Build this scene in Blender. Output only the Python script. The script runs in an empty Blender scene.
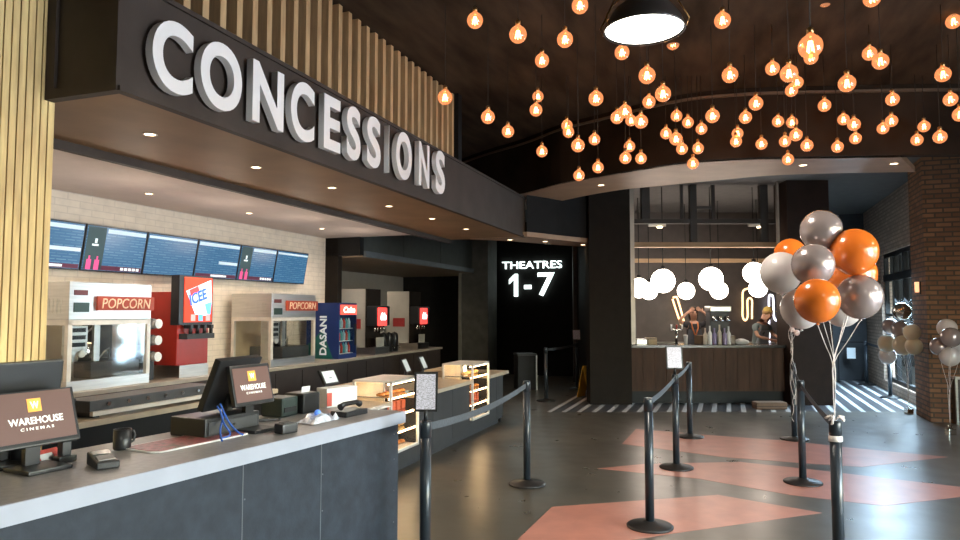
import bpy, bmesh, math, random
from mathutils import Vector, Matrix, Euler
random.seed(7)
PI = math.pi
R = math.radians
sc = bpy.context.scene
COL = sc.collection
# ------------------------------------------------------------------ camera
F = 690.0; HC = 1.66; TH = math.atan(41 / 690.0)
cam = bpy.data.cameras.new('camera'); cam_o = bpy.data.objects.new('camera', cam); COL.objects.link(cam_o)
cam.lens = F / 960 * 36; cam.sensor_width = 36; cam.clip_end = 200; cam.clip_start = 0.05
cam_o.location = (0, 0, HC); cam_o.rotation_euler = (PI / 2 + TH, 0, 0)
sc.camera = cam_o
sc.view_settings.view_transform = 'Standard'; sc.view_settings.look = 'None'
sc.view_settings.gamma = 1; sc.view_settings.exposure = 0.0; sc.view_settings.use_curve_mapping = False

def ray(px, py):
    X = px - 480; U = 270 - py
    return Vector((X, F * math.cos(TH) - U * math.sin(TH), F * math.sin(TH) + U * math.cos(TH)))
def at(px, py, Y):
    d = ray(px, py); k = Y / d.y
    return Vector((d.x * k, Y, HC + d.z * k))
def onz(px, py, z):
    d = ray(px, py); k = (z - HC) / d.z
    return Vector((d.x * k, d.y * k, z))

# ------------------------------------------------------------------ frames
class Frame:
    def __init__(s, ox, oy, ang):      # ang: rotation about z, local x axis heading
        s.o = Vector((ox, oy, 0)); s.a = ang
        s.u = Vector((math.cos(ang), math.sin(ang), 0)); s.v = Vector((-math.sin(ang), math.cos(ang), 0))
    def w(s, x, y, z=0): return s.o + s.u * x + s.v * y + Vector((0, 0, z))
    def loc(s, P):
        d = Vector(P) - s.o; return Vector((d.dot(s.u), d.dot(s.v), P[2]))
    def hit(s, px, py, q):             # a pixel's ray met with the plane local y = q
        d = ray(px, py); c = Vector((0, 0, HC))
        k = (q - (c - s.o).dot(s.v)) / d.dot(s.v)
        return s.loc(c + d * k)
RM = Frame(-2.03, 3.85, R(90 - 19.8))          # the room: x along the concession front, y into the kitchen
MC = Frame(-1.63, 2.37, R(90 - 26.9))          # the angled front counter
W0 = Frame(0, 0, 0)

# ------------------------------------------------------------------ materials
MATS = {}
def mat(name, col, rough=0.5, metal=0.0, var=0.12, scale=6.0, bump=0.0, emit=None, estr=0.0, trans=0.0, alpha=None,
        stretch=None, spec=None, coat=0.0, bscale=None):
    if name in MATS: return MATS[name]
    m = bpy.data.materials.new(name); m.use_nodes = True; nt = m.node_tree; N = nt.nodes; L = nt.links
    b = N['Principled BSDF']
    b.inputs['Roughness'].default_value = rough; b.inputs['Metallic'].default_value = metal
    if spec is not None: b.inputs['Specular IOR Level'].default_value = spec
    b.inputs['Coat Weight'].default_value = coat
    tc = N.new('ShaderNodeTexCoord'); mp = N.new('ShaderNodeMapping'); L.new(tc.outputs['Object'], mp.inputs[0])
    if stretch: mp.inputs['Scale'].default_value = stretch
    nz = N.new('ShaderNodeTexNoise'); nz.inputs['Scale'].default_value = scale; nz.inputs['Detail'].default_value = 5
    L.new(mp.outputs[0], nz.inputs['Vector'])
    cr = N.new('ShaderNodeValToRGB'); e = cr.color_ramp.elements
    e[0].position = 0.3; e[1].position = 0.7
    e[0].color = tuple(c * (1 - var) for c in col) + (1,); e[1].color = tuple(min(1, c * (1 + var)) for c in col) + (1,)
    L.new(nz.outputs['Fac'], cr.inputs[0]); L.new(cr.outputs[0], b.inputs['Base Color'])
    if bump:
        n2 = N.new('ShaderNodeTexNoise'); n2.inputs['Scale'].default_value = bscale or scale * 6
        L.new(mp.outputs[0], n2.inputs['Vector'])
        bp = N.new('ShaderNodeBump'); bp.inputs['Strength'].default_value = bump; bp.inputs['Distance'].default_value = 0.01
        L.new(n2.outputs['Fac'], bp.inputs['Height']); L.new(bp.outputs[0], b.inputs['Normal'])
    if emit: b.inputs['Emission Color'].default_value = tuple(emit) + (1,); b.inputs['Emission Strength'].default_value = estr
    if trans: b.inputs['Transmission Weight'].default_value = trans
    if alpha is not None: b.inputs['Alpha'].default_value = alpha
    MATS[name] = m; return m

def glassmat(name, col=(0.8, 0.85, 0.85), op=0.12, rough=0.05, emit=None, estr=0.0):
    m = bpy.data.materials.new(name); m.use_nodes = True; nt = m.node_tree; N = nt.nodes; L = nt.links
    for n in list(N): N.remove(n)
    out = N.new('ShaderNodeOutputMaterial'); tr = N.new('ShaderNodeBsdfTransparent'); gl = N.new('ShaderNodeBsdfGlossy')
    gl.inputs['Roughness'].default_value = rough; tr.inputs[0].default_value = tuple(col) + (1,)
    fr = N.new('ShaderNodeLayerWeight'); fr.inputs[0].default_value = 0.35
    ma = N.new('ShaderNodeMath'); ma.operation = 'MULTIPLY_ADD'; ma.inputs[1].default_value = 0.13; ma.inputs[2].default_value = op * 0.5
    L.new(fr.outputs['Fresnel'], ma.inputs[0])
    mx = N.new('ShaderNodeMixShader'); L.new(ma.outputs[0], mx.inputs[0]); L.new(tr.outputs[0], mx.inputs[1]); L.new(gl.outputs[0], mx.inputs[2])
    last = mx
    if emit:
        em = N.new('ShaderNodeEmission'); em.inputs[0].default_value = tuple(emit) + (1,); em.inputs[1].default_value = estr
        ad = N.new('ShaderNodeAddShader'); L.new(mx.outputs[0], ad.inputs[0]); L.new(em.outputs[0], ad.inputs[1]); last = ad
    L.new(last.outputs[0], out.inputs[0]); MATS[name] = m; return m

def emat(name, col, s): return mat(name, col, emit=col, estr=s, var=0.02)

def brickmat(name, c1, c2, mortar, rough=0.85, bump=0.5, bw=0.22, bh=0.073, ms=0.012):
    m = bpy.data.materials.new(name); m.use_nodes = True; nt = m.node_tree; N = nt.nodes; L = nt.links
    b = N['Principled BSDF']; b.inputs['Roughness'].default_value = rough
    tc = N.new('ShaderNodeTexCoord'); sx = N.new('ShaderNodeSeparateXYZ'); L.new(tc.outputs['Object'], sx.inputs[0])
    ad = N.new('ShaderNodeMath'); ad.operation = 'ADD'; L.new(sx.outputs[0], ad.inputs[0]); L.new(sx.outputs[1], ad.inputs[1])
    cb = N.new('ShaderNodeCombineXYZ'); L.new(ad.outputs[0], cb.inputs[0]); L.new(sx.outputs[2], cb.inputs[1])
    br = N.new('ShaderNodeTexBrick'); L.new(cb.outputs[0], br.inputs['Vector'])
    br.inputs['Color1'].default_value = c1 + (1,); br.inputs['Color2'].default_value = c2 + (1,); br.inputs['Mortar'].default_value = mortar + (1,)
    br.inputs['Scale'].default_value = 1; br.inputs['Brick Width'].default_value = bw; br.inputs['Row Height'].default_value = bh
    br.inputs['Mortar Size'].default_value = ms
    nz = N.new('ShaderNodeTexNoise'); nz.inputs['Scale'].default_value = 9; L.new(tc.outputs['Object'], nz.inputs['Vector'])
    mx = N.new('ShaderNodeMix'); mx.data_type = 'RGBA'; mx.blend_type = 'MULTIPLY'; mx.inputs[0].default_value = 0.5
    L.new(br.outputs[0], mx.inputs[6]); mr_ = N.new('ShaderNodeMapRange'); mr_.inputs[3].default_value = .55; mr_.inputs[4].default_value = 1.2; L.new(nz.outputs['Fac'], mr_.inputs[0]); L.new(mr_.outputs[0], mx.inputs[7]); L.new(mx.outputs[2], b.inputs['Base Color'])
    bp = N.new('ShaderNodeBump'); bp.inputs['Strength'].default_value = bump; bp.inputs['Distance'].default_value = 0.01; bp.invert = True
    L.new(br.outputs['Fac'], bp.inputs['Height']); L.new(bp.outputs[0], b.inputs['Normal'])
    MATS[name] = m; return m

# ------------------------------------------------------------------ mesh builder
class MB:
    def __init__(s): s.bm = bmesh.new(); s.mi = 0
    def _fin(s, vs, M=None):
        if M is not None: bmesh.ops.transform(s.bm, matrix=M, verts=vs)
        fs = set()
        for v in vs:
            for f in v.link_faces: fs.add(f)
        for f in fs: f.material_index = s.mi
        return fs
    def box(s, x0, x1, y0, y1, z0, z1, M=None, bev=0.0):
        r = bmesh.ops.create_cube(s.bm, size=1); vs = r['verts']
        bmesh.ops.transform(s.bm, verts=vs, matrix=Matrix.Translation(((x0 + x1) / 2, (y0 + y1) / 2, (z0 + z1) / 2)) @ Matrix.Diagonal((abs(x1 - x0), abs(y1 - y0), abs(z1 - z0), 1)))
        if bev:
            es = list({e for v in vs for e in v.link_edges})
            rr = bmesh.ops.bevel(s.bm, geom=es, offset=bev, segments=2, affect='EDGES', profile=0.7)
            vs = list({v for f in rr['faces'] for v in f.verts} | {v for v in vs if v.is_valid})
            full = set(vs)
            st = list(vs)
            while st:
                v = st.pop()
                for e in v.link_edges:
                    o = e.other_vert(v)
                    if o not in full: full.add(o); st.append(o)
            vs = list(full)
        s._fin(vs, M); return s
    def cyl(s, p0, p1, r0, r1=None, n=16, M=None, caps=True):
        p0 = Vector(p0); p1 = Vector(p1); r1 = r0 if r1 is None else r1
        d = p1 - p0
        r = bmesh.ops.create_cone(s.bm, cap_ends=caps, segments=n, radius1=max(r0, 1e-5), radius2=max(r1, 1e-5), depth=d.length)
        T = Matrix.Translation((p0 + p1) / 2) @ d.to_track_quat('Z', 'Y').to_matrix().to_4x4()
        bmesh.ops.transform(s.bm, verts=r['verts'], matrix=T)
        fs = s._fin(r['verts'], M)
        for f in fs:
            if len(f.verts) == 4: f.smooth = True
        return s
    def sph(s, c, r, seg=20, ring=12, sc=(1, 1, 1), M=None):
        rr = bmesh.ops.create_uvsphere(s.bm, u_segments=seg, v_segments=ring, radius=r)
        bmesh.ops.transform(s.bm, verts=rr['verts'], matrix=Matrix.Translation(c) @ Matrix.Diagonal((*sc, 1)))
        for f in s._fin(rr['verts'], M): f.smooth = True
        return s
    def lathe(s, prof, n=24, M=None, c=(0, 0, 0), smooth=True):
        rings = []; vs = []
        for (r, z) in prof:
            ring = [s.bm.verts.new((c[0] + r * math.cos(2 * PI * k / n), c[1] + r * math.sin(2 * PI * k / n), c[2] + z)) for k in range(n)]
            rings.append(ring); vs += ring
        for a, b in zip(rings, rings[1:]):
            for k in range(n):
                f = s.bm.faces.new((a[k], a[(k + 1) % n], b[(k + 1) % n], b[k])); f.smooth = smooth
        if prof[0] == prof[-1]: bmesh.ops.remove_doubles(s.bm, verts=rings[0] + rings[-1], dist=1e-6); vs = [v for v in vs if v.is_valid]
        else:
            if prof[0][0] > 2e-3: s.bm.faces.new(rings[0][::-1])
            if prof[-1][0] > 2e-3: s.bm.faces.new(rings[-1])
        s._fin(vs, M); return s
    def tube(s, pts, r, n=8, M=None):
        pts = [Vector(p) for p in pts]; rings = []; vs = []
        up = Vector((0, 0, 1))
        for i, p in enumerate(pts):
            d = (pts[min(i + 1, len(pts) - 1)] - pts[max(i - 1, 0)]).normalized()
            a = d.cross(up)
            if a.length < 0.05: a = d.cross(Vector((0, 1, 0)))
            a.normalize(); b = d.cross(a)
            rr = r[i] if isinstance(r, (list, tuple)) else r
            ring = [s.bm.verts.new(p + a * rr * math.cos(2 * PI * k / n) + b * rr * math.sin(2 * PI * k / n)) for k in range(n)]
            rings.append(ring); vs += ring
        for a, b in zip(rings, rings[1:]):
            # keep rings matched
            best = min(range(n), key=lambda o: (a[0].co - b[o].co).length)
            b[:] = b[best:] + b[:best]
            if (a[1].co - b[1].co).length > (a[1].co - b[-1].co).length: b[:] = [b[0]] + b[:0:-1]
            for k in range(n):
                f = s.bm.faces.new((a[k], a[(k + 1) % n], b[(k + 1) % n], b[k])); f.smooth = True
        s.bm.faces.new(rings[0][::-1]); s.bm.faces.new(rings[-1])
        s._fin(vs, M); return s
    def prism(s, poly, z0, z1, M=None):        # polygon in x,y raised from z0 to z1
        a = [s.bm.verts.new((x, y, z0)) for x, y in poly]; b = [s.bm.verts.new((x, y, z1)) for x, y in poly]
        n = len(poly); s.bm.faces.new(a[::-1]); s.bm.faces.new(b)
        for k in range(n): s.bm.faces.new((a[k], a[(k + 1) % n], b[(k + 1) % n], b[k]))
        s._fin(a + b, M); return s
    def xprism(s, poly, x0, x1, M=None):       # polygon in y,z run along x
        a = [s.bm.verts.new((x0, y, z)) for y, z in poly]; b = [s.bm.verts.new((x1, y, z)) for y, z in poly]
        n = len(poly); s.bm.faces.new(a); s.bm.faces.new(b[::-1])
        for k in range(n): s.bm.faces.new((a[(k + 1) % n], a[k], b[k], b[(k + 1) % n]))
        s._fin(a + b, M); return s
    def quad(s, pts, M=None):
        vs = [s.bm.verts.new(p) for p in pts]; s.bm.faces.new(vs); s._fin(vs, M); return s
    def build(s, name, mats, parent=None, bevel=0.0):
        bmesh.ops.recalc_face_normals(s.bm, faces=s.bm.faces[:])
        me = bpy.data.meshes.new(name); s.bm.to_mesh(me); s.bm.free()
        for m in (mats if isinstance(mats, (list, tuple)) else [mats]): me.materials.append(m)
        o = bpy.data.objects.new(name, me); COL.objects.link(o)
        if parent is not None: o.parent = parent
        if bevel:
            b = o.modifiers.new('bevel', 'BEVEL'); b.width = bevel; b.segments = 2; b.limit_method = 'ANGLE'
        return o

def tag(o, label, cat, group=None, kind=None):
    if label: o['label'] = label
    if cat: o['category'] = cat
    if group: o['group'] = group
    if kind: o['kind'] = kind
    return o
def thing(name, label, cat, loc=(0, 0, 0), rz=0.0, group=None, tilt=0.0):
    o = bpy.data.objects.new(name, None); COL.objects.link(o); o.empty_display_size = 0.05
    o.location = loc; o.rotation_euler = (tilt, 0, rz)
    return tag(o, label, cat, group)
def struct(name, mb, m, fr=RM, bevel=0.0):
    o = mb.build(name, m, None, bevel); o['kind'] = 'structure'
    o.location = fr.o; o.rotation_euler = (0, 0, fr.a); return o
def copy_tree(o, parent=None):
    c = o.copy(); COL.objects.link(c); c.parent = parent
    for ch in list(o.children): copy_tree(ch, c)
    return c

FONT = {}
def text_verts(body, bold=0.012, ext=0.01, spacing=1.0):
    cu = bpy.data.curves.new('t', 'FONT'); cu.body = body; cu.size = 1; cu.extrude = ext; cu.offset = bold
    cu.space_character = spacing; cu.resolution_u = 8 if len(body) == 1 else 3
    cu.align_x = 'LEFT'
    o = bpy.data.objects.new('t', cu); COL.objects.link(o)
    dg = bpy.context.evaluated_depsgraph_get(); me = bpy.data.meshes.new_from_object(o.evaluated_get(dg))
    bpy.data.objects.remove(o); bpy.data.curves.remove(cu)
    return me
def text(name, body, w, h, depth, m, parent, pos, bold=0.012, M=None, shear=0.0, spacing=1.0):
    """lettering that stands in the local x,z plane facing -y; pos is its lower left back corner"""
    me = text_verts(body, bold, 0.05, spacing)
    xs = [v.co.x for v in me.vertices]; ys = [v.co.y for v in me.vertices]; zs = [v.co.z for v in me.vertices]
    x0, x1, y0, y1, z0, z1 = min(xs), max(xs), min(ys), max(ys), min(zs), max(zs)
    for v in me.vertices:
        x = (v.co.x - x0) / (x1 - x0) * w; z = (v.co.y - y0) / (y1 - y0) * h; y = -(v.co.z - z0) / (z1 - z0) * depth
        v.co = Vector((x + shear * z, y, z))
        if M is not None: v.co = M @ v.co
        v.co += Vector(pos)
    me.materials.clear(); me.materials.append(m); me.name = name
    o = bpy.data.objects.new(name, me); COL.objects.link(o); o.parent = parent
    return o

# ------------------------------------------------------------------ palette
M_blk = mat('black_paint', (0.01, 0.01, 0.01), 0.5, spec=.25)
M_dark = mat('dark_wall_paint', (0.016, 0.015, 0.014), 0.75, spec=.12, bump=0.05)
M_dark2 = mat('charcoal_wall_paint', (0.018, 0.014, 0.011), 0.75, spec=.12, bump=0.05)
M_fasc = mat('fascia_brown_black', (0.06, 0.046, 0.038), 0.6, spec=.25, var=0.15, scale=3, bump=0.06)
M_soff = mat('soffit_bronze_panel', (0.3, 0.17, 0.08), 0.55, var=0.15, scale=2.5, bump=0.05)
M_band = mat('ceiling_band_plaster', (0.42, 0.26, 0.16), 0.5, var=0.1, scale=3)
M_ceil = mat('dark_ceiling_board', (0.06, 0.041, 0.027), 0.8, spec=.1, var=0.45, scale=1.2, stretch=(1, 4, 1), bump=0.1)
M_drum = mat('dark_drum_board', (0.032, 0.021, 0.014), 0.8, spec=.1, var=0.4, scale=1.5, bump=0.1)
M_grey_c = mat('grey_ceiling_paint', (0.10, 0.095, 0.09), 0.8, bump=0.05)
M_kceil = mat('kitchen_ceiling_paint', (0.62, 0.54, 0.5), 0.7, var=0.04)
M_kwall = brickmat('kitchen_painted_block', (0.8, 0.72, 0.61), (0.77, 0.69, 0.58), (0.68, 0.61, 0.52), 0.6, 0.1, 0.3, 0.075, 0.006)
M_nwall = mat('niche_wall_paint', (0.45, 0.42, 0.38), 0.7, var=0.05)
M_col = mat('column_concrete_grey', (0.085, 0.082, 0.07), 0.75, var=0.2, scale=5, bump=0.1)
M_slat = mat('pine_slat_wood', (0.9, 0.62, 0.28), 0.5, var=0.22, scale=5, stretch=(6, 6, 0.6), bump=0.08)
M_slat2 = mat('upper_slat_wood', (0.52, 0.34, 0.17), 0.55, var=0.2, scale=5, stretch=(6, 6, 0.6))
M_brick = brickmat('brown_brick', (0.3, 0.15, 0.075), (0.17, 0.085, 0.045), (0.09, 0.065, 0.045))
M_brick2 = brickmat('pale_brick', (0.55, 0.4, 0.3), (0.4, 0.29, 0.22), (0.3, 0.23, 0.18))
M_white = mat('white_plastic', (0.8, 0.8, 0.8), 0.35, var=0.03)
M_letter = mat('white_sign_face', (0.95, 0.92, 0.89), 0.4, var=0.02)
M_ctop = mat('grey_laminate_top', (0.3, 0.285, 0.28), 0.35, var=0.12, scale=30)
M_cedge = mat('pale_laminate_edge', (0.36, 0.39, 0.47), 0.4, var=0.05)
M_cfront = mat('blue_grey_front_panel', (0.026, 0.034, 0.048), 0.6, spec=.3, var=0.2, scale=12, bump=0.08)
M_rtop = mat('tan_laminate_top', (0.46, 0.38, 0.28), 0.35, var=0.08, scale=8)
M_steel = mat('brushed_steel', (0.62, 0.6, 0.57), 0.32, 1.0, var=0.1, scale=3, stretch=(1, 1, 14))
M_steelL = mat('pale_satin_steel', (0.66, 0.6, 0.52), 0.45, 0.55, var=0.08, scale=3)
M_chrome = mat('chrome', (0.75, 0.75, 0.75), 0.12, 1.0, var=0.02)
M_red = mat('red_enamel', (0.42, 0.03, 0.02), 0.35, var=0.08)
M_redlit = emat('red_lit_panel', (0.75, 0.07, 0.03), 0.55)
M_plast = mat('black_plastic', (0.018, 0.019, 0.021), 0.35, var=0.2)
M_plast2 = mat('grey_black_plastic', (0.05, 0.052, 0.055), 0.5, var=0.2)
M_post = mat('stanchion_blue_black', (0.02, 0.027, 0.035), 0.32, var=0.1, coat=0.2)
M_base = mat('stanchion_base_black', (0.016, 0.014, 0.013), 0.45)
M_belt = mat('belt_webbing', (0.06, 0.07, 0.085), 0.7, var=0.2, scale=60)
M_paper = mat('printed_paper', (0.62, 0.6, 0.64), 0.7, var=0.25, scale=60)
M_papw = mat('white_paper', (0.8, 0.8, 0.8), 0.7, var=0.05)
M_glass = glassmat('clear_glass', (0.93, 0.94, 0.93), 0.04)
M_bulb = glassmat('amber_bulb_glass', (1.0, 0.62, 0.3), 0.25, 0.1, (1.0, 0.4, 0.18), 0.5)
M_fil = emat('glowing_filament', (1.0, 0.72, 0.42), 14)
M_brass = mat('aged_brass', (0.5, 0.3, 0.12), 0.35, 1.0)
M_globe = emat('lit_milk_glass', (1.0, 0.86, 0.74), 14.0)
M_down = emat('lit_downlight_lens', (1.0, 0.72, 0.42), 9)
M_dome = emat('lit_dome_diffuser', (1.0, 0.97, 0.86), 9)
M_neonw = emat('warm_neon', (1.0, 0.66, 0.36), 2.2)
M_neonb = emat('white_neon', (0.85, 0.85, 1.0), 3.0)
M_sign = emat('lit_white_letters', (0.85, 1.0, 0.97), 3.2)
M_wood_d = mat('dark_bar_panel_wood', (0.06, 0.027, 0.014), 0.55, spec=.2, var=0.35, scale=3, stretch=(4, 4, 0.5))
M_beam = mat('bar_beam_wood', (0.38, 0.25, 0.14), 0.6, var=0.2, scale=3, stretch=(0.5, 3, 3))
M_or = mat('orange_latex', (0.75, 0.17, 0.02), 0.22, var=0.04, coat=0.4)
M_sil = mat('silver_latex', (0.38, 0.31, 0.3), 0.24, 0.4, var=0.05, coat=0.5)
M_wht = mat('pearl_white_latex', (0.62, 0.56, 0.55), 0.3, var=0.04, coat=0.3)
M_crm = mat('cream_latex', (0.72, 0.62, 0.45), 0.3, var=0.04, coat=0.3)
M_foil = mat('silver_foil', (0.7, 0.68, 0.62), 0.18, 1.0, var=0.05)
M_rib = mat('curling_ribbon', (0.8, 0.72, 0.68), 0.4, var=0.05)
M_skin = mat('skin', (0.5, 0.27, 0.18), 0.5, var=0.08)
M_hair1 = mat('dark_brown_hair', (0.03, 0.018, 0.01), 0.6)
M_yel = mat('yellow_plastic', (0.6, 0.36, 0.03), 0.4)

# ------------------------------------------------------------------ floor
def floor_material():
    m = bpy.data.materials.new('polished_concrete'); m.use_nodes = True; N = m.node_tree.nodes; L = m.node_tree.links
    b = N['Principled BSDF']; tc = N.new('ShaderNodeTexCoord')
    n1 = N.new('ShaderNodeTexNoise'); n1.inputs['Scale'].default_value = 0.9; n1.inputs['Detail'].default_value = 4; n1.inputs['Roughness'].default_value = 0.65
    L.new(tc.outputs['Object'], n1.inputs['Vector'])
    cr = N.new('ShaderNodeValToRGB'); e = cr.color_ramp.elements
    e[0].position = 0.3; e[0].color = (0.065, 0.057, 0.044, 1); e[1].position = 0.75; e[1].color = (0.14, 0.12, 0.092, 1)
    L.new(n1.outputs['Fac'], cr.inputs[0]); L.new(cr.outputs[0], b.inputs['Base Color'])
    n2 = N.new('ShaderNodeTexNoise'); n2.inputs['Scale'].default_value = 3.5; n2.inputs['Detail'].default_value = 6
    L.new(tc.outputs['Object'], n2.inputs['Vector'])
    mr = N.new('ShaderNodeMapRange'); mr.inputs[1].default_value = 0.3; mr.inputs[2].default_value = 0.7; mr.inputs[3].default_value = 0.27; mr.inputs[4].default_value = 0.34
    L.new(n2.outputs['Fac'], mr.inputs[0]); L.new(mr.outputs[0], b.inputs['Roughness'])
    bp = N.new('ShaderNodeBump'); bp.inputs['Strength'].default_value = 0.03; bp.inputs['Distance'].default_value = 0.01
    b.inputs['Specular IOR Level'].default_value = 0.7
    return m
M_floor = floor_material()
struct('floor', MB().box(-6, 23, -10, 7, -0.1, 0), M_floor)
M_pink = mat('salmon_floor_coat', (0.52, 0.22, 0.16), 0.33, var=0.1, scale=5, bump=0.05)
def inlay(pts):
    mb = MB(); mb.prism([tuple(onz(x, y, 0).xy) for x, y in pts], 0.0005, 0.002); o = mb.build('floor_inlay', M_pink); o['kind'] = 'structure'
inlay([(552, 507), (718, 495), (822, 513), (677, 533), (600, 545), (480, 580), (455, 600)])
inlay([(597, 468.5), (645, 464), (740, 462), (815, 470), (960, 487), (1010, 491), (884, 506), (790, 495), (700, 479)])
inlay([(636, 429), (720, 436), (790, 441), (842, 447), (948, 457), (862, 467), (800, 463), (722, 457), (622, 444)])
# striped tile beyond the lobby: white strips running with the room, on dark tile
mb = MB()
mb.prism([(-0.33, 11.45), (9.2, 11.45), (9.2, 17.5), (1.5, 17.5)][0:0] or [tuple(onz(548, 412, 0).xy), tuple(onz(915, 411, 0).xy), (9.5, 16.6), (3.4, 17.3)], 0.0005, 0.0015)
o = mb.build('floor_tile', mat('dark_floor_tile', (0.075, 0.075, 0.08), 0.3, var=0.15, scale=8)); o['kind'] = 'structure'
mb = MB()
k = 0
while k < 28:
    t = -0.36 - 0.232 * k; k += 1
    # start of each strip on the line Y = 11.5
    s0 = (11.48 - 3.85 - t * RM.v.y) / RM.u.y
    a, b_, c, d = RM.w(s0, t), RM.w(s0 - 0.026, t - 0.075), RM.w(14.4 if t > -3 else 15.6, t - 0.075), RM.w(14.4 if t > -3 else 15.6, t)
    mb.prism([tuple(a.xy), tuple(b_.xy), tuple(c.xy), tuple(d.xy)][::-1], 0.002, 0.003)
o = mb.build('floor_stripes', mat('white_floor_tile', (0.6, 0.6, 0.6), 0.3, var=0.08)); o['kind'] = 'structure'

# ------------------------------------------------------------------ ceilings, curved drum and band
near = [(430, 215), (480, 202), (525, 192.5), (560, 183), (600, 176), (645, 168), (690, 161.5), (740, 158.3), (780, 157), (850, 156), (920, 155), (1000, 155), (1120, 157)]
far = [(480, 221), (528, 209), (575, 198), (620, 190), (655, 186.5), (690, 183), (735, 178.5), (780, 175), (850, 173), (915, 172)]
nearP = [onz(x, y, 3.6) for x, y in near]; farP = [onz(x, y, 3.6) for x, y in far]
def smooth_path(P, k=4):
    out = []
    for i in range(len(P) - 1):
        p0 = P[max(i - 1, 0)]; p1 = P[i]; p2 = P[i + 1]; p3 = P[min(i + 2, len(P) - 1)]
        for j in range(k):
            t = j / k
            out.append(0.5 * ((2 * p1) + (p2 - p0) * t + (2 * p0 - 5 * p1 + 4 * p2 - p3) * t * t + (3 * p1 - p0 - 3 * p2 + p3) * t ** 3))
    out.append(P[-1]); return out
nearS = smooth_path(nearP); farS = smooth_path(farP)
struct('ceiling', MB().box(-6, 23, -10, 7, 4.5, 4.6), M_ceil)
mb = MB()   # drum wall
for a, b_ in zip(nearS, nearS[1:]):
    n = Vector((0, 0.12, 0))
    mb.quad([(a.x, a.y, 3.6), (b_.x, b_.y, 3.6), (b_.x, b_.y, 4.5), (a.x, a.y, 4.5)])
    mb.quad([(a.x, a.y + .12, 3.6), (b_.x, b_.y + .12, 3.6), (b_.x, b_.y + .12, 4.5), (a.x, a.y + .12, 4.5)])
    mb.quad([(a.x, a.y, 3.6), (b_.x, b_.y, 3.6), (b_.x, b_.y + .12, 3.6), (a.x, a.y + .12, 3.6)])
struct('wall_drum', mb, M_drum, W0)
mb = MB()   # thin ledge round the drum just under the ceiling
for a, b_ in zip(nearS, nearS[1:]):
    mb.quad([(a.x, a.y - .05, 4.40), (b_.x, b_.y - .05, 4.40), (b_.x, b_.y - .05, 4.43), (a.x, a.y - .05, 4.43)])
    mb.quad([(a.x, a.y - .05, 4.40), (b_.x, b_.y - .05, 4.40), (b_.x, b_.y, 4.40), (a.x, a.y, 4.40)])
    mb.quad([(a.x, a.y - .05, 4.43), (b_.x, b_.y - .05, 4.43), (b_.x, b_.y, 4.43), (a.x, a.y, 4.43)])
struct('trim_1', mb, mat('drum_ledge_brown', (0.16, 0.11, 0.07), 0.5), W0)
poly = [(p.x, p.y + .04) for p in nearS if p.x <= 5.35] + [(farP[-1].x, farP[-1].y)] + [(p.x, p.y) for p in farS[::-1]]
struct('ceiling_band', MB().prism(poly, 3.6, 3.68), M_band, W0)
# grey ceiling beyond the band
mb = MB()
poly = [(p.x, p.y - .05) for p in farS] + [(7.5, 9.6), (12, 12), (9, 19), (-2, 21), (-1, 14)]
mb.prism(poly, 4.0, 4.08)
struct('ceiling_beyond', mb, M_grey_c, W0)

# ------------------------------------------------------------------ concession front: soffit box, fascia, slats
mb = MB()
mb.box(-0.025, 8.25, 0, 0.04, 2.9, 3.58)                     # fascia face
mb.box(-0.025, 0.015, 0.04, 0.55, 2.9, 3.58)
mb.box(8.21, 8.25, 0.04, 1.4, 2.9, 3.58)
mb.box(0.015, 8.25, 0.04, 1.4, 3.54, 3.58)
mb.box(0.0, 8.25, 1.34, 1.4, 2.84, 3.58)                # rear drop edge
mb.box(-0.035, 8.26, -0.02, 0.0, 2.9, 2.93); mb.box(-0.035, 8.26, -0.02, 0, 3.55, 3.58)
mb.box(-0.045, -0.025, 0, 0.07, 2.9, 3.58); mb.box(-0.045, -0.025, 0.48, 0.55, 2.9, 3.58); mb.box(-0.045, -0.025, 0.07, 0.48, 2.9, 2.96); mb.box(-0.045, -.025, 0.07, 0.48, 3.52, 3.58)
struct('trim_2', mb, M_fasc)
struct('ceiling_soffit', MB().box(0.015, 8.21, 0.04, 1.34, 2.905, 2.93), M_soff)
# wall above the fascia with a screen of upright slats
struct('wall_above', MB().box(-3, 5.35, 0.42, 0.5, 3.58, 4.5), M_blk)
mb = MB()
for k in range(-14, 28):
    s_ = 0.55 + 0.1725 * k
    mb.box(s_, s_ + 0.06, 0.1, 0.22, 3.58, 4.48)
mb.box(-2, 5.3, 0.22, 0.26, 4.38, 4.44)
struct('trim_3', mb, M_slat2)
struct('wall_screen_end', MB().box(5.3, 5.42, 0.05, 0.5, 3.58, 4.5), M_blk)
# slat-clad end wall at the left
mb = MB(); mb.box(-1.6, 0.01, 0.585, 4.0, 0, 4.5)
struct('wall_left', mb, M_dark)
mb = MB()
for k in range(34):
    x1 = 0.025 - 0.0465 * k
    mb.box(x1 - 0.038, x1, 0.555, 0.585, 0.0, 4.5)
struct('trim_4', mb, M_slat)

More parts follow.
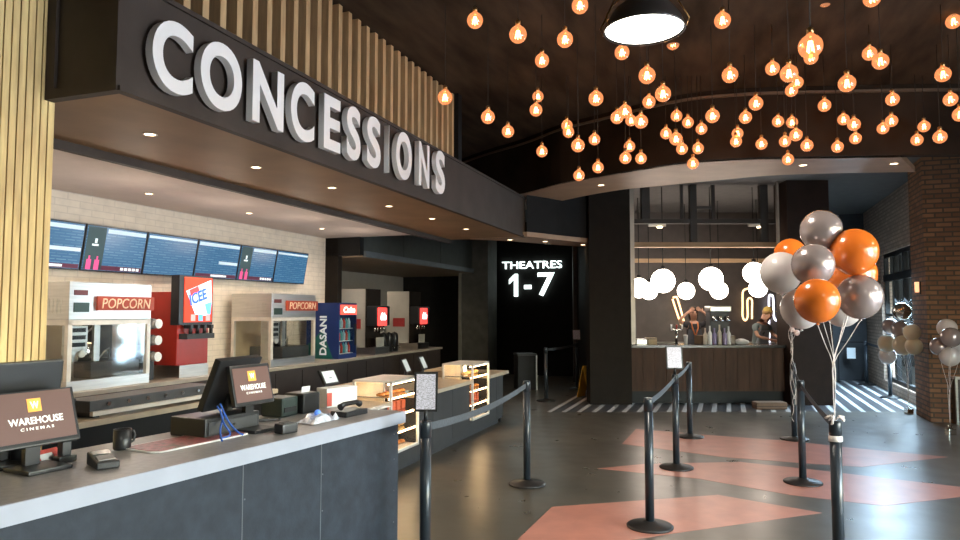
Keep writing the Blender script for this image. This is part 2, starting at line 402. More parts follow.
# ------------------------------------------------------------------ kitchen shell
struct('ceiling_kitchen', MB().box(0.06, 7.5, 1.4, 3.4, 2.93, 2.99), M_kceil)
struct('wall_back', MB().box(-0.2, 7.6, 3.4, 3.5, 0, 3.2), M_kwall)
struct('wall_kitchen_end', MB().box(7.46, 7.6, 3.15, 3.4, 0, 2.93), M_dark2)
mb = MB(); mb.box(7.46, 7.6, 2.72, 3.5, 2.62, 2.93)
struct('trim_5', mb, M_blk)
mb = MB(); mb.box(7.6, 13.0, 2.72, 5.25, 2.62, 4.0)
for q in (9.18, 11.0): mb.box(q - .02, q + .02, 2.71, 2.72, 2.7, 4.0)
struct('ceiling_bulkhead', mb, mat('bulkhead_grey_green', (0.055, 0.06, 0.055), 0.6))
struct('trim_6', MB().box(7.6, 13.0, 2.68, 2.74, 2.60, 2.70), mat('bulkhead_lip_blue_grey', (0.12, 0.14, 0.16), 0.5))
struct('ceiling_niche', MB().box(7.6, 14.4, 2.74, 5.25, 2.595, 2.62), mat('niche_ceiling_tan', (0.3, 0.23, 0.16), 0.6))
struct('wall_niche_back', MB().box(7.6, 14.4, 5.25, 5.35, 0, 2.62), M_nwall)
struct('wall_niche_side', MB().box(7.5, 7.6, 3.5, 5.35, 0, 2.62), M_nwall)
struct('wall_niche_end', MB().box(14.3, 14.4, 3.0, 5.25, 0, 4.0), M_dark)
mb = MB(); mb.box(13.0, 13.7, 2.32, 3.08, 0, 4.0); 
struct('wall_column', mb, M_col)
struct('trim_7', MB().box(12.97, 13.0, 3.0, 3.08, 0, 2.6), mat('column_corner_trim', (0.2, 0.19, 0.16), 0.6))

# theatre wall
struct('wall_theatres', MB().box(14.5, 14.6, -2.4, 2.8, 0, 4.0), M_dark)
# curved lower soffit strip between fascia end and the first bar column
stripN = smooth_path([onz(x, y, 2.9) for x, y in [(527, 236.5), (545, 238.3), (562, 240.2), (592, 243)]])
stripF = smooth_path([onz(x, y, 2.9) for x, y in [(470, 239.5), (510, 241.3), (535, 243.3), (560, 245.2), (592, 247.2)]])
struct('ceiling_strip', MB().prism([(onz(470, 238.6, 2.9).x, onz(470, 238.6, 2.9).y)] + [(p.x, p.y) for p in stripN] + [(p.x, p.y) for p in stripF[::-1]], 2.9, 2.98), M_band, W0)
mb = MB()
for a, b_ in zip(stripN, stripN[1:]):
    mb.quad([(a.x, a.y, 2.98), (b_.x, b_.y, 2.98), (b_.x, b_.y, 4.0), (a.x, a.y, 4.0)])
    mb.quad([(a.x, a.y + .1, 2.98), (b_.x, b_.y + .1, 2.98), (b_.x, b_.y + .1, 4.0), (a.x, a.y + .1, 4.0)])
struct('wall_over_strip', mb, M_dark, W0)

# ------------------------------------------------------------------ bar shell (faces the room square on)
yb = 12.35
mb = MB(); mb.box(1.96, 2.70, yb, yb + .45, 0, 4.0)
struct('wall_pillar_left', mb, M_dark2, W0)
mb = MB(); mb.box(5.49, 6.24, yb - .1, yb + .45, 0, 4.0)
struct('wall_pillar_right', mb, mat('dark_brown_pillar', (0.026, 0.015, 0.011), 0.6, spec=.15), W0)
struct('trim_8', MB().box(2.70, 2.78, yb + .02, yb + .1, 1.07, 4.0), mat('opening_steel_trim', (0.3, 0.26, 0.22), 0.4, 0.5), W0)
struct('trim_9', MB().box(5.36, 5.40, yb + .02, yb + .08, 2.3, 4.0), mat('opening_steel_trim', (0.3, 0.26, 0.22), 0.4, 0.5), W0)
struct('wall_bar_back', MB().box(2.2, 8.2, 16.3, 16.4, 0, 4.0), mat('bar_back_wall_paint', (0.075, 0.062, 0.055), 0.6, bump=0.05), W0)
struct('wall_bar_left', MB().box(2.3, 2.4, yb + .45, 16.3, 0, 4.0), M_dark2, W0)
mb = MB(); mb.prism([(6.14, yb + .45), (6.24, yb + .45), (7.68, 16.3), (7.58, 16.3)], 0, 4.0)
struct('wall_bar_right', mb, M_dark2, W0)
struct('floor_bar_stage', MB().box(2.75, 5.45, yb + .05, yb + .14, 0.0, 0.0015), M_blk, W0)
mb = MB(); mb.box(2.78, 5.49, 12.7, 12.85, 2.84, 2.93); struct('trim_10', mb, M_beam, W0)
mb = MB(); mb.box(2.4, 7.4, 15.0, 15.15, 2.72, 2.80); mb.box(2.75, 2.85, 12.85, 15.0, 2.72, 2.84); struct('trim_11', mb, M_beam, W0)
mb = MB(); mb.box(2.78, 5.49, 12.72, 12.82, 3.28, 3.36)
mb.box(3.9, 4.02, 12.7, 12.82, 2.93, 4.0); mb.box(3.72, 3.77, 12.7, 12.75, 3.36, 4.0); mb.box(4.3, 4.36, 12.7, 12.75, 3.36, 4.0); mb.box(4.0, 4.3, 12.7, 12.75, 3.55, 3.6)
mb.box(3.0, 3.15, 12.7, 12.82, 3.36, 4.0); mb.box(5.2, 5.34, 12.7, 12.82, 2.93, 4.0)
struct('trim_12', mb, mat('black_steel_truss', (0.03, 0.024, 0.02), 0.5, 0.3), W0)

# ------------------------------------------------------------------ right side: brick pier, window wall, passage
mb = MB(); mb.box(9.14, 10.0, -9.5, -6.02, 0, 4.5)
struct('wall_brick_pier', mb, M_brick)
# window wall
t0, t1 = -6.5, -6.3
mb = MB(); mb.box(10.0, 10.6, t0, t1, 0, 4.0); mb.box(13.9, 15.8, t0, t1, 0, 4.0); mb.box(10.6, 13.9, t0, t1, 2.86, 4.0); mb.box(10.6, 13.9, t0, t1, 0, 0.2)
struct('wall_right', mb, M_brick2)
wf = MB()
wf.box(10.6, 13.9, t0 + .06, t0 + .14, .2, .28); wf.box(10.6, 13.9, t0 + .06, t0 + .14, 2.78, 2.86); wf.box(10.6, 13.9, t0 + .04, t0 + .16, 2.28, 2.42); wf.box(10.6, 13.9, t0 + .06, t0 + .14, 1.55, 1.6)
for q in (10.63, 11.4, 12.2, 13.0, 13.86): wf.box(q - .035, q + .035, t0 + .06, t0 + .14, .2, 2.86)
for q in (11.0, 11.8, 12.6, 13.4): wf.box(q - .015, q + .015, t0 + .08, t0 + .12, 2.42, 2.8)
wo = struct('window_1', wf, M_blk)
p = MB().box(10.66, 13.83, t0 + .09, t0 + .1, .28, 2.78).build('pane', M_glass, wo)
struct('wall_passage_end', MB().box(15.7, 15.8, -6.5, -2.6, 0, 4.0), mat('passage_wall_slate', (0.035, 0.04, 0.045), 0.6))
d = MB(); d.box(15.62, 15.7, -6.15, -6.1, 0, 1.55); d.box(15.62, 15.7, -5.55, -5.5, 0, 1.55); d.box(15.62, 15.7, -6.15, -5.5, 1.5, 1.55)
# outer shell behind and beside the camera
struct('wall_front', MB().box(-5.6, -5.5, -10, 7, 0, 4.5), M_dark2)
struct('wall_far', MB().box(21, 21.1, -10, 7, 0, 4.5), M_dark)
struct('wall_outer_left', MB().box(-5.5, 21, 6.5, 6.6, 0, 4.5), M_dark)
mb = MB(); tt = -8.6
mb.box(-5.5, -4.5, tt - .15, tt, 0, 4.5); mb.box(4.5, 9.14, tt - .15, tt, 0, 4.5); mb.box(-4.5, 4.5, tt - .15, tt, 0, .3); mb.box(-4.5, 4.5, tt - .15, tt, 2.9, 4.5)
struct('wall_entrance', mb, M_brick)
wf = MB()
for q in (-4.45, -2.7, -0.9, 0.9, 2.7, 4.45): wf.box(q - .05, q + .05, tt - .12, tt - .04, .3, 2.9)
wf.box(-4.5, 4.5, tt - .12, tt - .04, .3, .38); wf.box(-4.5, 4.5, tt - .12, tt - .04, 2.82, 2.9)
wo = struct('window_2_added', wf, M_blk)  # unseen windows put in behind the camera to let fill light reach the counters
MB().box(-4.4, 4.4, tt - .085, tt - .075, .38, 2.82).build('pane', M_glass, wo)

# wall sconce, notice frame in passage
t = thing('wall_sconce', 'small upright wall lamp glowing on the brick pier above the balloons', 'lamp', RM.w(9.45, -5.97, 2.02), RM.a)
MB().box(-.03, .03, -.05, -.035, -.1, .1).build('back_plate', M_blk, t)
MB().cyl((0, 0, -.07), (0, 0, .09), .03).build('lamp_shade', emat('warm_sconce_glass', (1, .5, .25), 1.6), t)
t = thing('notice_stand', 'thin black metal frame stand with small white notice against the passage wall', 'sign', RM.w(15.3, -5.9, 0), RM.a)
mb = MB(); mb.box(-.015, .015, -.3, -.27, 0, .95); mb.box(-.015, .015, .27, .3, 0, .95); mb.box(-.015, .015, -.3, .3, .92, .95); mb.box(-.15, .15, -.3, -.27, 0, .02); mb.box(-.15, .15, .27, .3, 0, .02)
mb.build('frame', M_blk, t); MB().box(-.02, -.01, -.08, .1, .55, .8).build('notice', emat('notice_glow_paper', (.5, .6, .65), .4), t)  # paper brightened by a faint glow of its own, no lamp in it

# ------------------------------------------------------------------ letters
def s_of(px, t=0.0):
    k = (px - 480) / 690.0 * 1.0
    # intersect pixel column with plane local y=t
    h = RM.hit(px, 56 + (px - 170) * .43, t); return h.x
sg = thing('concessions_sign', 'raised white CONCESSIONS letters on the dark fascia above the counter', 'sign', RM.w(0, -0.03, 2.99), RM.a)
ZL1, ZL0, ZR1, ZR0 = RM.hit(168, 17, -.09).z, RM.hit(172, 95.5, -.03).z, RM.hit(440, 150, -.09).z, RM.hit(440, 195.5, -.03).z
edges = [('C', 145.5, 195), ('O', 194, 243.5), ('N', 246.5, 285), ('C', 285, 315.5), ('E', 318.5, 341.5), ('S', 341.5, 361.5), ('S', 362, 381.5), ('I', 384, 390), ('O', 391.5, 412.5), ('N', 414.5, 430), ('S', 431.5, 445.5)]
for ch, a, b_ in edges:
    sa, sb = s_of(a, -0.03), s_of(b_, -0.085)
    k_ = (a - 145) / 300.0; zt_ = RM.hit(a, 0, -.08)
    z0_, z1_ = (1 - k_) * ZL0 + k_ * ZR0, (1 - k_) * ZL1 + k_ * ZR1
    m_ = 0 if ch in 'COS' else .01
    text('letter', ch, sb - sa - .015, z1_ - z0_ - 2 * m_, 0.055, M_letter, sg, (sa, 0, z0_ - 2.99 + m_), bold=0.03)
sg = thing('theatres_sign', 'lit white THEATRES 1-7 sign on the dark far wall', 'sign', RM.w(14.46, 0, 0), RM.a - PI / 2)
# local x = -t direction, z up.  letters placed by where they stand on the wall
WL = Frame(RM.w(14.46, 0).x, RM.w(14.46, 0).y, RM.a - PI / 2)
def wall_text(body, xa, ya, xb, yb_, bold, dep=0.04):
    a = WL.hit(xa, ya, 0); b_ = WL.hit(xb, yb_, 0)
    text('lettering', body, b_.x - a.x, b_.z - a.z, dep, M_sign, sg, (a.x, 0, a.z), bold=bold, spacing=1.0)
wall_text('THEATRES', 502.5, 269.2, 562, 260.5, 0.0)
a = WL.hit(509.5, 296.5, 0); b_ = WL.hit(518.0, 274.0, 0)
x0, x1, z0, z1 = a.x, b_.x, a.z, b_.z; sw = (x1 - x0) * .42
mb = MB(); pp = [(x1 - sw, z0), (x1, z0), (x1, z1), (x1 - sw * .8, z1), (x0, z1 - (x1 - x0) * .62), (x0, z1 - (x1 - x0) * 1.1), (x1 - sw, z1 - (x1 - x0) * .55)]
fr_ = [mb.bm.verts.new((x, -.04, z)) for x, z in pp]; bk_ = [mb.bm.verts.new((x, 0, z)) for x, z in pp]
mb.bm.faces.new(fr_); mb.bm.faces.new(bk_[::-1])
for k in range(7): mb.bm.faces.new((fr_[(k + 1) % 7], fr_[k], bk_[k], bk_[(k + 1) % 7]))
mb.build('lettering', M_sign, sg)
wall_text('7', 538, 296, 554.5, 272.5, 0.012)
a = WL.hit(524.5, 289, 0); b_ = WL.hit(531.5, 285, 0)
MB().box(a.x, b_.x, -.04, 0, a.z, b_.z).build('dash', M_sign, sg)

# ------------------------------------------------------------------ menu boards
def screenmat(name, bg, fg, s=1.0, cols=2):
    m = bpy.data.materials.new(name); m.use_nodes = True; N = m.node_tree.nodes; L = m.node_tree.links
    b = N['Principled BSDF']; b.inputs['Base Color'].default_value = (0.02, 0.02, 0.02, 1); b.inputs['Roughness'].default_value = 0.25
    tc = N.new('ShaderNodeTexCoord'); sx = N.new('ShaderNodeSeparateXYZ'); L.new(tc.outputs['Object'], sx.inputs[0])
    cb = N.new('ShaderNodeCombineXYZ'); L.new(sx.outputs[0], cb.inputs[0]); L.new(sx.outputs[2], cb.inputs[1])
    br = N.new('ShaderNodeTexBrick'); br.inputs['Scale'].default_value = 1; br.inputs['Brick Width'].default_value = 0.13; br.inputs['Row Height'].default_value = 0.03
    br.inputs['Mortar Size'].default_value = 0.011; br.inputs['Color1'].default_value = fg + (1,); br.inputs['Color2'].default_value = bg + (1,); br.inputs['Mortar'].default_value = bg + (1,)
    br.inputs['Mortar Smooth'].default_value = 0.2
    L.new(cb.outputs[0], br.inputs['Vector']); L.new(br.outputs[0], b.inputs['Emission Color']); b.inputs['Emission Strength'].default_value = s
    MATS[name] = m; return m
M_scr = screenmat('menu_blue_screen', (0.03, 0.14, 0.29), (0.1, 0.27, 0.43), 1.05)
M_scr_hd = emat('menu_header_strip', (0.38, 0.5, 0.58), 0.8)
M_scr_dk = emat('menu_dark_photo', (0.02, 0.05, 0.06), 0.6)
M_scr_pk = emat('menu_pink_photo', (0.5, 0.06, 0.2), 0.7)
M_scr_mg = emat('menu_magenta_strip', (0.06, 0.01, 0.03), 0.7)
M_scr_wt = emat('menu_white_text', (0.6, 0.7, 0.75), 0.8)
names = ['cut off by the slatted wall, leftmost of the six', 'with dark picture panel and pink bottles, second from the left', 'plain blue, third from the left', 'with price strip, fourth from the left', 'with dark picture panel, second from the right', 'plain blue, rightmost of the six']
for i in range(6):
    s0 = 1.69 + 0.825 * i
    t = thing('menu_board', 'blue lit menu screen ' + names[i], 'menu screen', RM.w(s0, 3.27, 2.09), RM.a, 'menu screens above the kitchen counter', tilt=0)
    t.rotation_euler = (R(10), 0, RM.a)
    MB().box(0, .81, 0, .05, 0, .505).build('housing', M_plast, t)
    mb = MB(); mb.box(.012, .798, -.004, -.001, .015, .49); sc_ = mb.build('screen', M_scr, t)
    mb = MB()
    def q(x0, x1, z0, z1, m, y=-.006):
        mb.mi = m; mb.box(x0, x1, y, y + .001, z0, z1)
    if i in (1, 4):
        q(.02, .25, .02, .485, 1); q(.27, .79, .43, .475, 0); q(.02, .79, .02, .07, 3)
        for bx in (.05, .15): q(bx, bx + .06, .02, .13, 2, -.008); q(bx + .02, bx + .04, .13, .17, 2, -.008)
        for c in range(5): q(.5 + c * .055, .54 + c * .055, .03, .06, 4, -.008)
        q(.09, .17, .28, .30, 4, -.008); q(.12, .15, .31, .36, 4, -.008)
    elif i in (0, 3):
        q(.02, .79, .43, .475, 0); q(.02 if i == 0 else .42, .79, .2, .24, 0); q(.02, .79, .02, .065, 3); q(.3, .6, .03, .055, 4, -.008)
    else:
        q(.02, .79, .44, .47, 0)
    mb.build('screen_graphics', [M_scr_hd, M_scr_dk, M_scr_pk, M_scr_mg, M_scr_wt], t)

# ------------------------------------------------------------------ back counter
t = thing('back_counter', 'long dark back counter under the popcorn machines with pale steel top', 'counter', RM.w(0, 0, 0), RM.a)
mb = MB(); mb.box(.1, 7.4, 2.55, 3.38, 0, .86); mb.box(7.65, 10.6, 2.55, 3.3, 0, .86); mb.box(7.38, 7.66, 2.55, 3.1, 0, .86)
for q in range(16): mb.box(.6 + q * .62, .61 + q * .62, 2.54, 2.55, .1, .82)
mb.build('cabinet_run', mat('dark_cabinet_laminate', (0.05, 0.035, 0.03), 0.5), t)
mb = MB(); mb.box(.1, 7.4, 2.5, 3.38, .86, .9); mb.box(7.65, 10.6, 2.5, 3.3, .86, .9); mb.box(7.38, 7.66, 2.5, 3.1, .86, .9)
mb.build('worktop', mat('worktop_warm_grey', (0.4, 0.35, 0.29), 0.35, var=0.1), t)

# ------------------------------------------------------------------ popcorn machines
def popcorn_machine(s0, wd, dp, ztop, lab, glow):
    t = thing('popcorn_machine', lab, 'popcorn machine', RM.w(s0, 2.6, .9), RM.a, 'popcorn machines on the back counter')
    H = ztop - .9; zc = 1.575 - .9
    mb = MB(); mb.box(0, wd, 0, dp, zc, H, bev=.006); top = mb.build('hood', M_steel, t)
    mb = MB()
    for (x, y) in ((0, 0), (wd - .045, 0), (0, dp - .045), (wd - .045, dp - .045)): mb.box(x, x + .045, y, y + .045, .1, zc)
    mb.box(0, wd, 0, .03, zc - .05, zc - .002); mb.box(0, wd, dp - .03, dp, zc - .05, zc - .002); mb.box(0, .03, .03, dp - .03, zc - .05, zc - .002); mb.box(wd - .03, wd, .03, dp - .03, zc - .05, zc - .002)
    mb.build('frame', mat('pale_frame_metal', (0.74, 0.68, 0.6), 0.4, 0.3), t)
    mb = MB(); mb.box(0, wd, 0, dp, 0.0, .1, bev=.005); mb.build('base', M_steel, t)
    mb = MB(); mb.box(.05, wd * .5, .012, .02, .1, zc - .05); mb.build('glass_door', M_glass, t)
    mb = MB(); mb.box(wd * .5, wd - .05, .012, .02, .1, zc - .05); mb.build('glass_door', M_glass, t)
    mb = MB(); mb.box(.012, .02, .05, dp - .05, .1, zc - .05); mb.build('side_glass', M_glass, t); MB().box(wd - .02, wd - .012, .05, dp - .05, .1, zc - .05).build('side_glass', M_glass, t)
    mb = MB(); mb.box(.05, wd - .05, dp - .04, dp - .035, .1, zc - .06); mb.build('back_panel', mat('warm_back_panel', (0.5, 0.38, 0.24), 0.5), t)
    # kettle assembly
    mb = MB(); kx = wd * .34
    mb.lathe([(0.001, 0), (.11, 0), (.14, .04), (.14, .17), (.13, .18), (.05, .2), (.0, .21)], 24, c=(kx + .12, dp * .5, zc - .42)); k_ = mb.build('kettle', M_chrome, t)
    mb = MB(); mb.box(kx - .06, kx, dp * .4, dp * .6, .1, zc - .05); mb.tube([(kx, dp * .5, zc - .2), (kx + .12, dp * .42, zc - .12), (kx + .2, dp * .4, zc - .06)], .01); mb.tube([(kx + .1, dp * .3, .18), (kx + .25, dp * .3, .35), (kx + .34, dp * .35, .38), (kx + .36, dp * .4, .2)], .008)
    mb.build('kettle_hanger', M_steel, k_)
    mb = MB(); mb.box(.1, .1 + wd * .2, dp * .15, dp * .3, zc - .34, zc - .06); c_ = mb.build('control_box', M_steel, t)
    mb = MB(); mb.mi = 0
    for z in (.08, .15, .22): mb.box(.12, .12 + wd * .15, dp * .15 - .01, dp * .15, zc - .34 + z, zc - .3 + z)
    mb.build('switch', M_plast, c_)
    mb = MB(); mb.cyl((.13 + wd * .1, dp * .15 - .02, zc - .33), (.13 + wd * .1, dp * .15, zc - .33), .035); mb.build('gauge', M_white, c_)
    mb = MB(); mb.box(wd * .3, wd * .9, .04, dp - .06, .1, .26, bev=.02); mb.build('popcorn_tray', M_plast2, t)
    MB().box(wd * .68, wd * .93, dp - .2, dp - .05, .27, zc - .06).build('heater_panel', M_plast2, t)
    MB().box(wd * .42, wd * .49, dp * .22, dp * .27, .1, zc - .051).build('support_post', M_steel, t)
    # glowing bulb inside under the hood
    mb = MB(); mb.cyl((wd * .6, dp * .5, zc - .045), (wd * .6, dp * .5, zc - .01), .06); mb.build('warming_lamp', emat('popcorn_warm_lamp', (1, .7, .4), 6), t)
    # vents and displays on the hood
    mb = MB(); mb.box(wd * .05, wd * .2, -.006, 0, H - .13, H - .08); mb.build('display', mat('display_red_black', (0.12, 0.02, 0.02), 0.3), top)
    mb = MB(); mb.box(wd * .05, wd * .22, -.006, 0, H - .29, H - .2); mb.build('switch_plate', mat('plate_dark_green', (0.02, 0.05, 0.04), 0.3), top)
    mb = MB()
    for k in range(7): mb.box(-.006, 0, .1 + k * .05, .12 + k * .05, zc + .06, zc + .2)
    mb.build('vent', M_steel, top)
    mb = MB(); mb.box(wd * .3, wd + .01, -.03, -.002, zc + .09, zc + .23); p_ = mb.build('sign_panel', mat('popcorn_sign_red', (0.38, 0.05, 0.02), 0.4, emit=(0.6, 0.07, 0.02), estr=0.05), t)
    p_['label'] = 'red panel lettered POPCORN'
    text('lettering', 'POPCORN', wd * .6, .1, .006, mat('sign_cream_letters', (.85, .6, .42), .5), p_, (wd * .34, -.031, zc + .11), bold=0.0, shear=.15)
    return t
popcorn_machine(1.85, .98, .66, 1.94, 'steel and glass popcorn machine with red POPCORN sign beside the slatted wall', True)
popcorn_machine(4.9, 1.06, .66, 1.9, 'second popcorn machine, right of the red frozen drink machine', False)

# ------------------------------------------------------------------ red frozen drink machine
t = thing('frozen_drink_machine', 'red frozen drink machine with lit ICEE screen on top', 'drink machine', RM.w(3.29, 2.68, .9), RM.a)
mb = MB(); mb.box(0, .5, .0, .62, .14, .98, bev=.01); mb.build('body', M_red, t)
mb = MB(); mb.box(.02, .48, -.03, .6, 0, .14); mb.build('base', M_steel, t)
mb = MB(); mb.box(-.02, .52, -.04, .08, .6, 1.17); h_ = mb.build('screen_housing', M_plast, t)
p_ = MB().box(.05, .5, -.05, -.04, .63, 1.15).build('screen', M_redlit, h_)
rot = Matrix.Rotation(R(-18), 4, 'Y')
g = MB(); g.mi = 0
g.quad([(.07, -.053, .99), (.47, -.053, 1.13), (.49, -.053, .85), (.44, -.053, .70), (.22, -.053, .72)])
g.mi = 1; g.quad([(.12, -.055, 1.0), (.26, -.055, 1.055), (.28, -.055, .99), (.14, -.055, .93)])
g.mi = 2; g.quad([(.37, -.055, .84), (.485, -.055, .87), (.47, -.055, .72), (.42, -.055, .71)])
for k, mi in enumerate((3, 2, 3)): g.mi = mi; g.box(.15 + k * .12, .22 + k * .12, -.057, -.056, .645, .72)
g.build('screen_graphics', [emat('screen_pale_blue', (.7, .85, 1.0), .9), emat('screen_red_patch', (.9, .08, .08), .8), emat('screen_sky_blue', (.15, .5, .9), .8), emat('screen_pink', (.9, .4, .4), .8)], h_)
text('lettering', 'ICEE', .28, .13, .003, emat('screen_navy_letters', (.05, .15, .6), .8), h_, (.14, -.056, .82), bold=0.03, M=rot, shear=.1)
mb = MB()
for k in range(4): mb.cyl((.08 + k * .11, -.12, .5), (.08 + k * .11, -.12, .58), .02); mb.box(.06 + k * .11, .1 + k * .11, -.14, -.04, .56, .6)
mb.build('tap', M_plast, t)
mb = MB(); mb.box(.03, .47, -.12, 0, .44, .5); mb.build('drip_shelf', M_plast2, t)
for k, dz in enumerate((.26, .44, .62)):
    c = thing('cup_dispenser', ['lower', 'middle', 'upper'][k] + ' black tube cup dispenser with white cups, left of the red drink machine', 'cup dispenser', RM.w(3.02, 2.75, .9 + dz), RM.a, 'cup dispensers beside the red drink machine')
    MB().cyl((0, 0.0, 0), (0, .4, 0), .06).build('tube', M_plast2, c)
    mb = MB(); mb.cyl((0, -.06, 0), (0, -.001, 0), .045, .05); mb.cyl((0, -.075, 0), (0, -.06, 0), .052, .052); mb.build('cup', M_white, c)
    if k == 0: MB().box(-.07, .07, .05, .4, -.26, -.061).build('mounting_leg', M_plast, c)
    else: MB().box(-.02, .02, .1, .3, -.119, -.061).build('mounting_leg', M_plast, c)

# ------------------------------------------------------------------ blue water cooler fridge
t = thing('drinks_fridge', 'small blue countertop drinks fridge lettered DASANI on its side with lit front', 'fridge', RM.w(6.62, 2.6, .9), RM.a)
mb = MB(); mb.box(0, .02, 0, .6, 0, .89); mb.box(.53, .55, 0, .6, 0, .89); mb.box(.02, .53, .58, .6, 0, .89); mb.box(.02, .53, 0, .58, 0, .07); mb.box(.02, .53, 0, .58, .87, .89); b_o = mb.build('cabinet', mat('deep_blue_enamel', (0.012, 0.035, 0.16), 0.35), t)
mb = MB(); mb.xprism([(.1, 0), (.6, 0), (.6, .2), (.45, .32), (.3, .45)], -.003, -.001); mb.build('side_graphic', mat('teal_side_graphic', (0.01, 0.13, 0.12), 0.35), b_o)
rt = Matrix.Rotation(-PI / 2, 4, 'Z') @ Matrix.Rotation(-PI / 2, 4, 'Y')
text('lettering', 'DASANI', .62, .13, .004, mat('dasani_white', (.8, .85, .9), .4, emit=(.6, .65, .7), estr=.25), b_o, (-.004, .22, .06), bold=0.03, M=rt)
mb = MB(); mb.box(.03, .52, -.02, -.001, .7, .86); s_ = mb.build('header_sign', emat('fridge_header_red', (.8, .1, .07), 1.0), t)
text('lettering', 'Coke', .36, .1, .004, emat('fridge_header_white', (1, .9, .85), 1.6), s_, (.09, -.021, .73), bold=0.03, shear=.2)
mb = MB()
for z in (.07, .27, .47): mb.box(.03, .52, .05, .55, z, z + .01)
mb.build('shelf', M_white, t)
MB().box(.03, .52, .5, .51, .08, .68).build('back_light', emat('fridge_cool_light', (.45, .9, .85), 1.2), t)
MB().box(.03, .52, -.012, -.006, .07, .69).build('glass_door', M_glass, t)
mb = MB(); mb.box(.46, .48, -.04, -.012, .2, .55); mb.build('handle', M_plast, t)
bt = None
cols = [mat('bottle_teal', (.1, .4, .45), .2), mat('bottle_clear_blue', (.4, .6, .7), .2), mat('bottle_red', (.5, .05, .04), .25)]
for r_, z in enumerate((.081, .281, .481)):
    for k in range(6):
        o = MB().lathe([(.001, 0), (.028, 0), (.03, .02), (.03, .11), (.012, .145), (.012, .165), (.001, .166)], 10).build('drink_bottle', cols[(r_ + k) % 3])
        o.location = RM.w(6.62 + .075 + k * .078, 2.6 + .1, .9 + z)
        tag(o, ['teal', 'pale blue', 'red'][(r_ + k) % 3] + ' small drink bottle on the ' + ['bottom', 'middle', 'top'][r_] + ' shelf of the blue fridge', 'bottle', 'bottles inside the blue fridge, ' + ['teal', 'pale', 'red'][(r_ + k) % 3] + ' ' + ['bottom', 'middle', 'top'][r_])
# ------------------------------------------------------------------ tall beverage dispensers in the niche
M_gbox = mat('dispenser_grey_side', (.42, .4, .36), .5, var=.05)
for (s0, lab) in ((7.75, 'tall grey drink dispenser with glowing red logo, nearer the blue fridge'), (9.5, 'tall grey drink dispenser with glowing red logo, farther one by the dark column')):
    t = thing('beverage_dispenser', lab, 'drink machine', RM.w(s0, 2.66, .9), RM.a, 'tall drink dispensers')
    mb = MB(); mb.box(.02, .5, .1, .6, .12, 1.15, bev=.01); mb.mi = 1; b_o = mb.build('cabinet', M_gbox, t)
    MB().box(.0, .52, .08, .1, .12, 1.15).build('front_panel', M_dark2, t)
    MB().box(0, .52, -.1, .6, 0, .12).build('drip_tray', M_steel, t)
    MB().box(.0, .5, -.12, .08, .5, .85, bev=.02).build('dispenser_head', M_plast, t)
    lg = MB().box(.03, .32, -.16, -.121, .5, .82, bev=.015).build('logo_panel', emat('cola_red_glow', (.95, .07, .06), 1.6), t)
    text('lettering', 'Coke', .2, .13, .004, emat('cola_white_glow', (1, .9, .9), 4), lg, (.06, -.163, .6), bold=0.03, shear=.25)
    mb = MB()
    for k in range(4): mb.cyl((.08 + k * .11, -.04, .4), (.08 + k * .11, -.04, .5), .018)
    mb.build('nozzle', M_chrome, t)
    mb = MB(); mb.box(-.004, .019, .2, .45, .45, .62); mb.build('round_logo', mat('dark_red_disc', (.35, .04, .04), .4), b_o)
    MB().box(.02, .3, -.11, -.1, .13, .3, bev=.003).build('label_card', mat('grey_card', (.35, .34, .3), .5), t)
for k in range(3):
    sx = 8.5 + k * .22
    t = thing('coffee_urn', ['small black coffee urn by the nearer drink dispenser', 'small black coffee urn, middle of the three between the dispensers', 'small black coffee urn by the farther drink dispenser'][k], 'coffee urn', RM.w(sx, 2.8, .9), RM.a, 'coffee urns between the drink dispensers')
    MB().lathe([(.001, 0), (.075, 0), (.075, .3), (.06, .34), (.02, .36), (.001, .37)], 16).build('urn_body', M_plast, t)
    MB().tube([(0, -.075, .1), (0, -.11, .1), (0, -.115, .06)], .01).build('spout', M_chrome, t)

# ------------------------------------------------------------------ rear service counter with heated display cases
t = thing('service_counter', 'dark service counter with tan top and built-in lit food cases', 'counter', RM.w(0, 0, 0), RM.a)
C1, C2 = (3.27, 3.95), (5.6, 6.28); zt = .76
segs = [(2.7, C1[0]), (C1[1], C2[0]), (C2[1], 7.0)]
mb = MB()
for a, b_ in segs: mb.box(a, b_, 0, .42, .08, zt - .045)
for c in (C1, C2): mb.box(c[0], c[1], 0, .42, .08, .22)
mb.box(2.7, 7.0, .42, .75, .08, zt - .045); mb.box(2.72, 6.95, .06, .7, 0, .08)
for q in (4.4, 5.0, 6.7): mb.box(q, q + .008, -.002, 0, .1, zt - .06)
mb.build('counter_body', mat('charcoal_service_front', (.03, .029, .03), .6, spec=.3), t)
mb = MB()
for a, b_ in [(2.68, C1[0]), (C1[1], C2[0]), (C2[1], 7.15)]: mb.box(a, b_, -.05, .42, zt - .045, zt)
mb.box(2.68, 7.15, .42, .8, zt - .045, zt); mb.build('countertop', M_rtop, t)
MB().box(7.02, 7.07, .05, .1, 0, zt - .045).build('leg', M_blk, t)
food = [mat('baked_pretzel', (.5, .2, .05), .5), mat('pastry', (.7, .42, .16), .5), mat('red_snack_box', (.45, .1, .05), .5)]
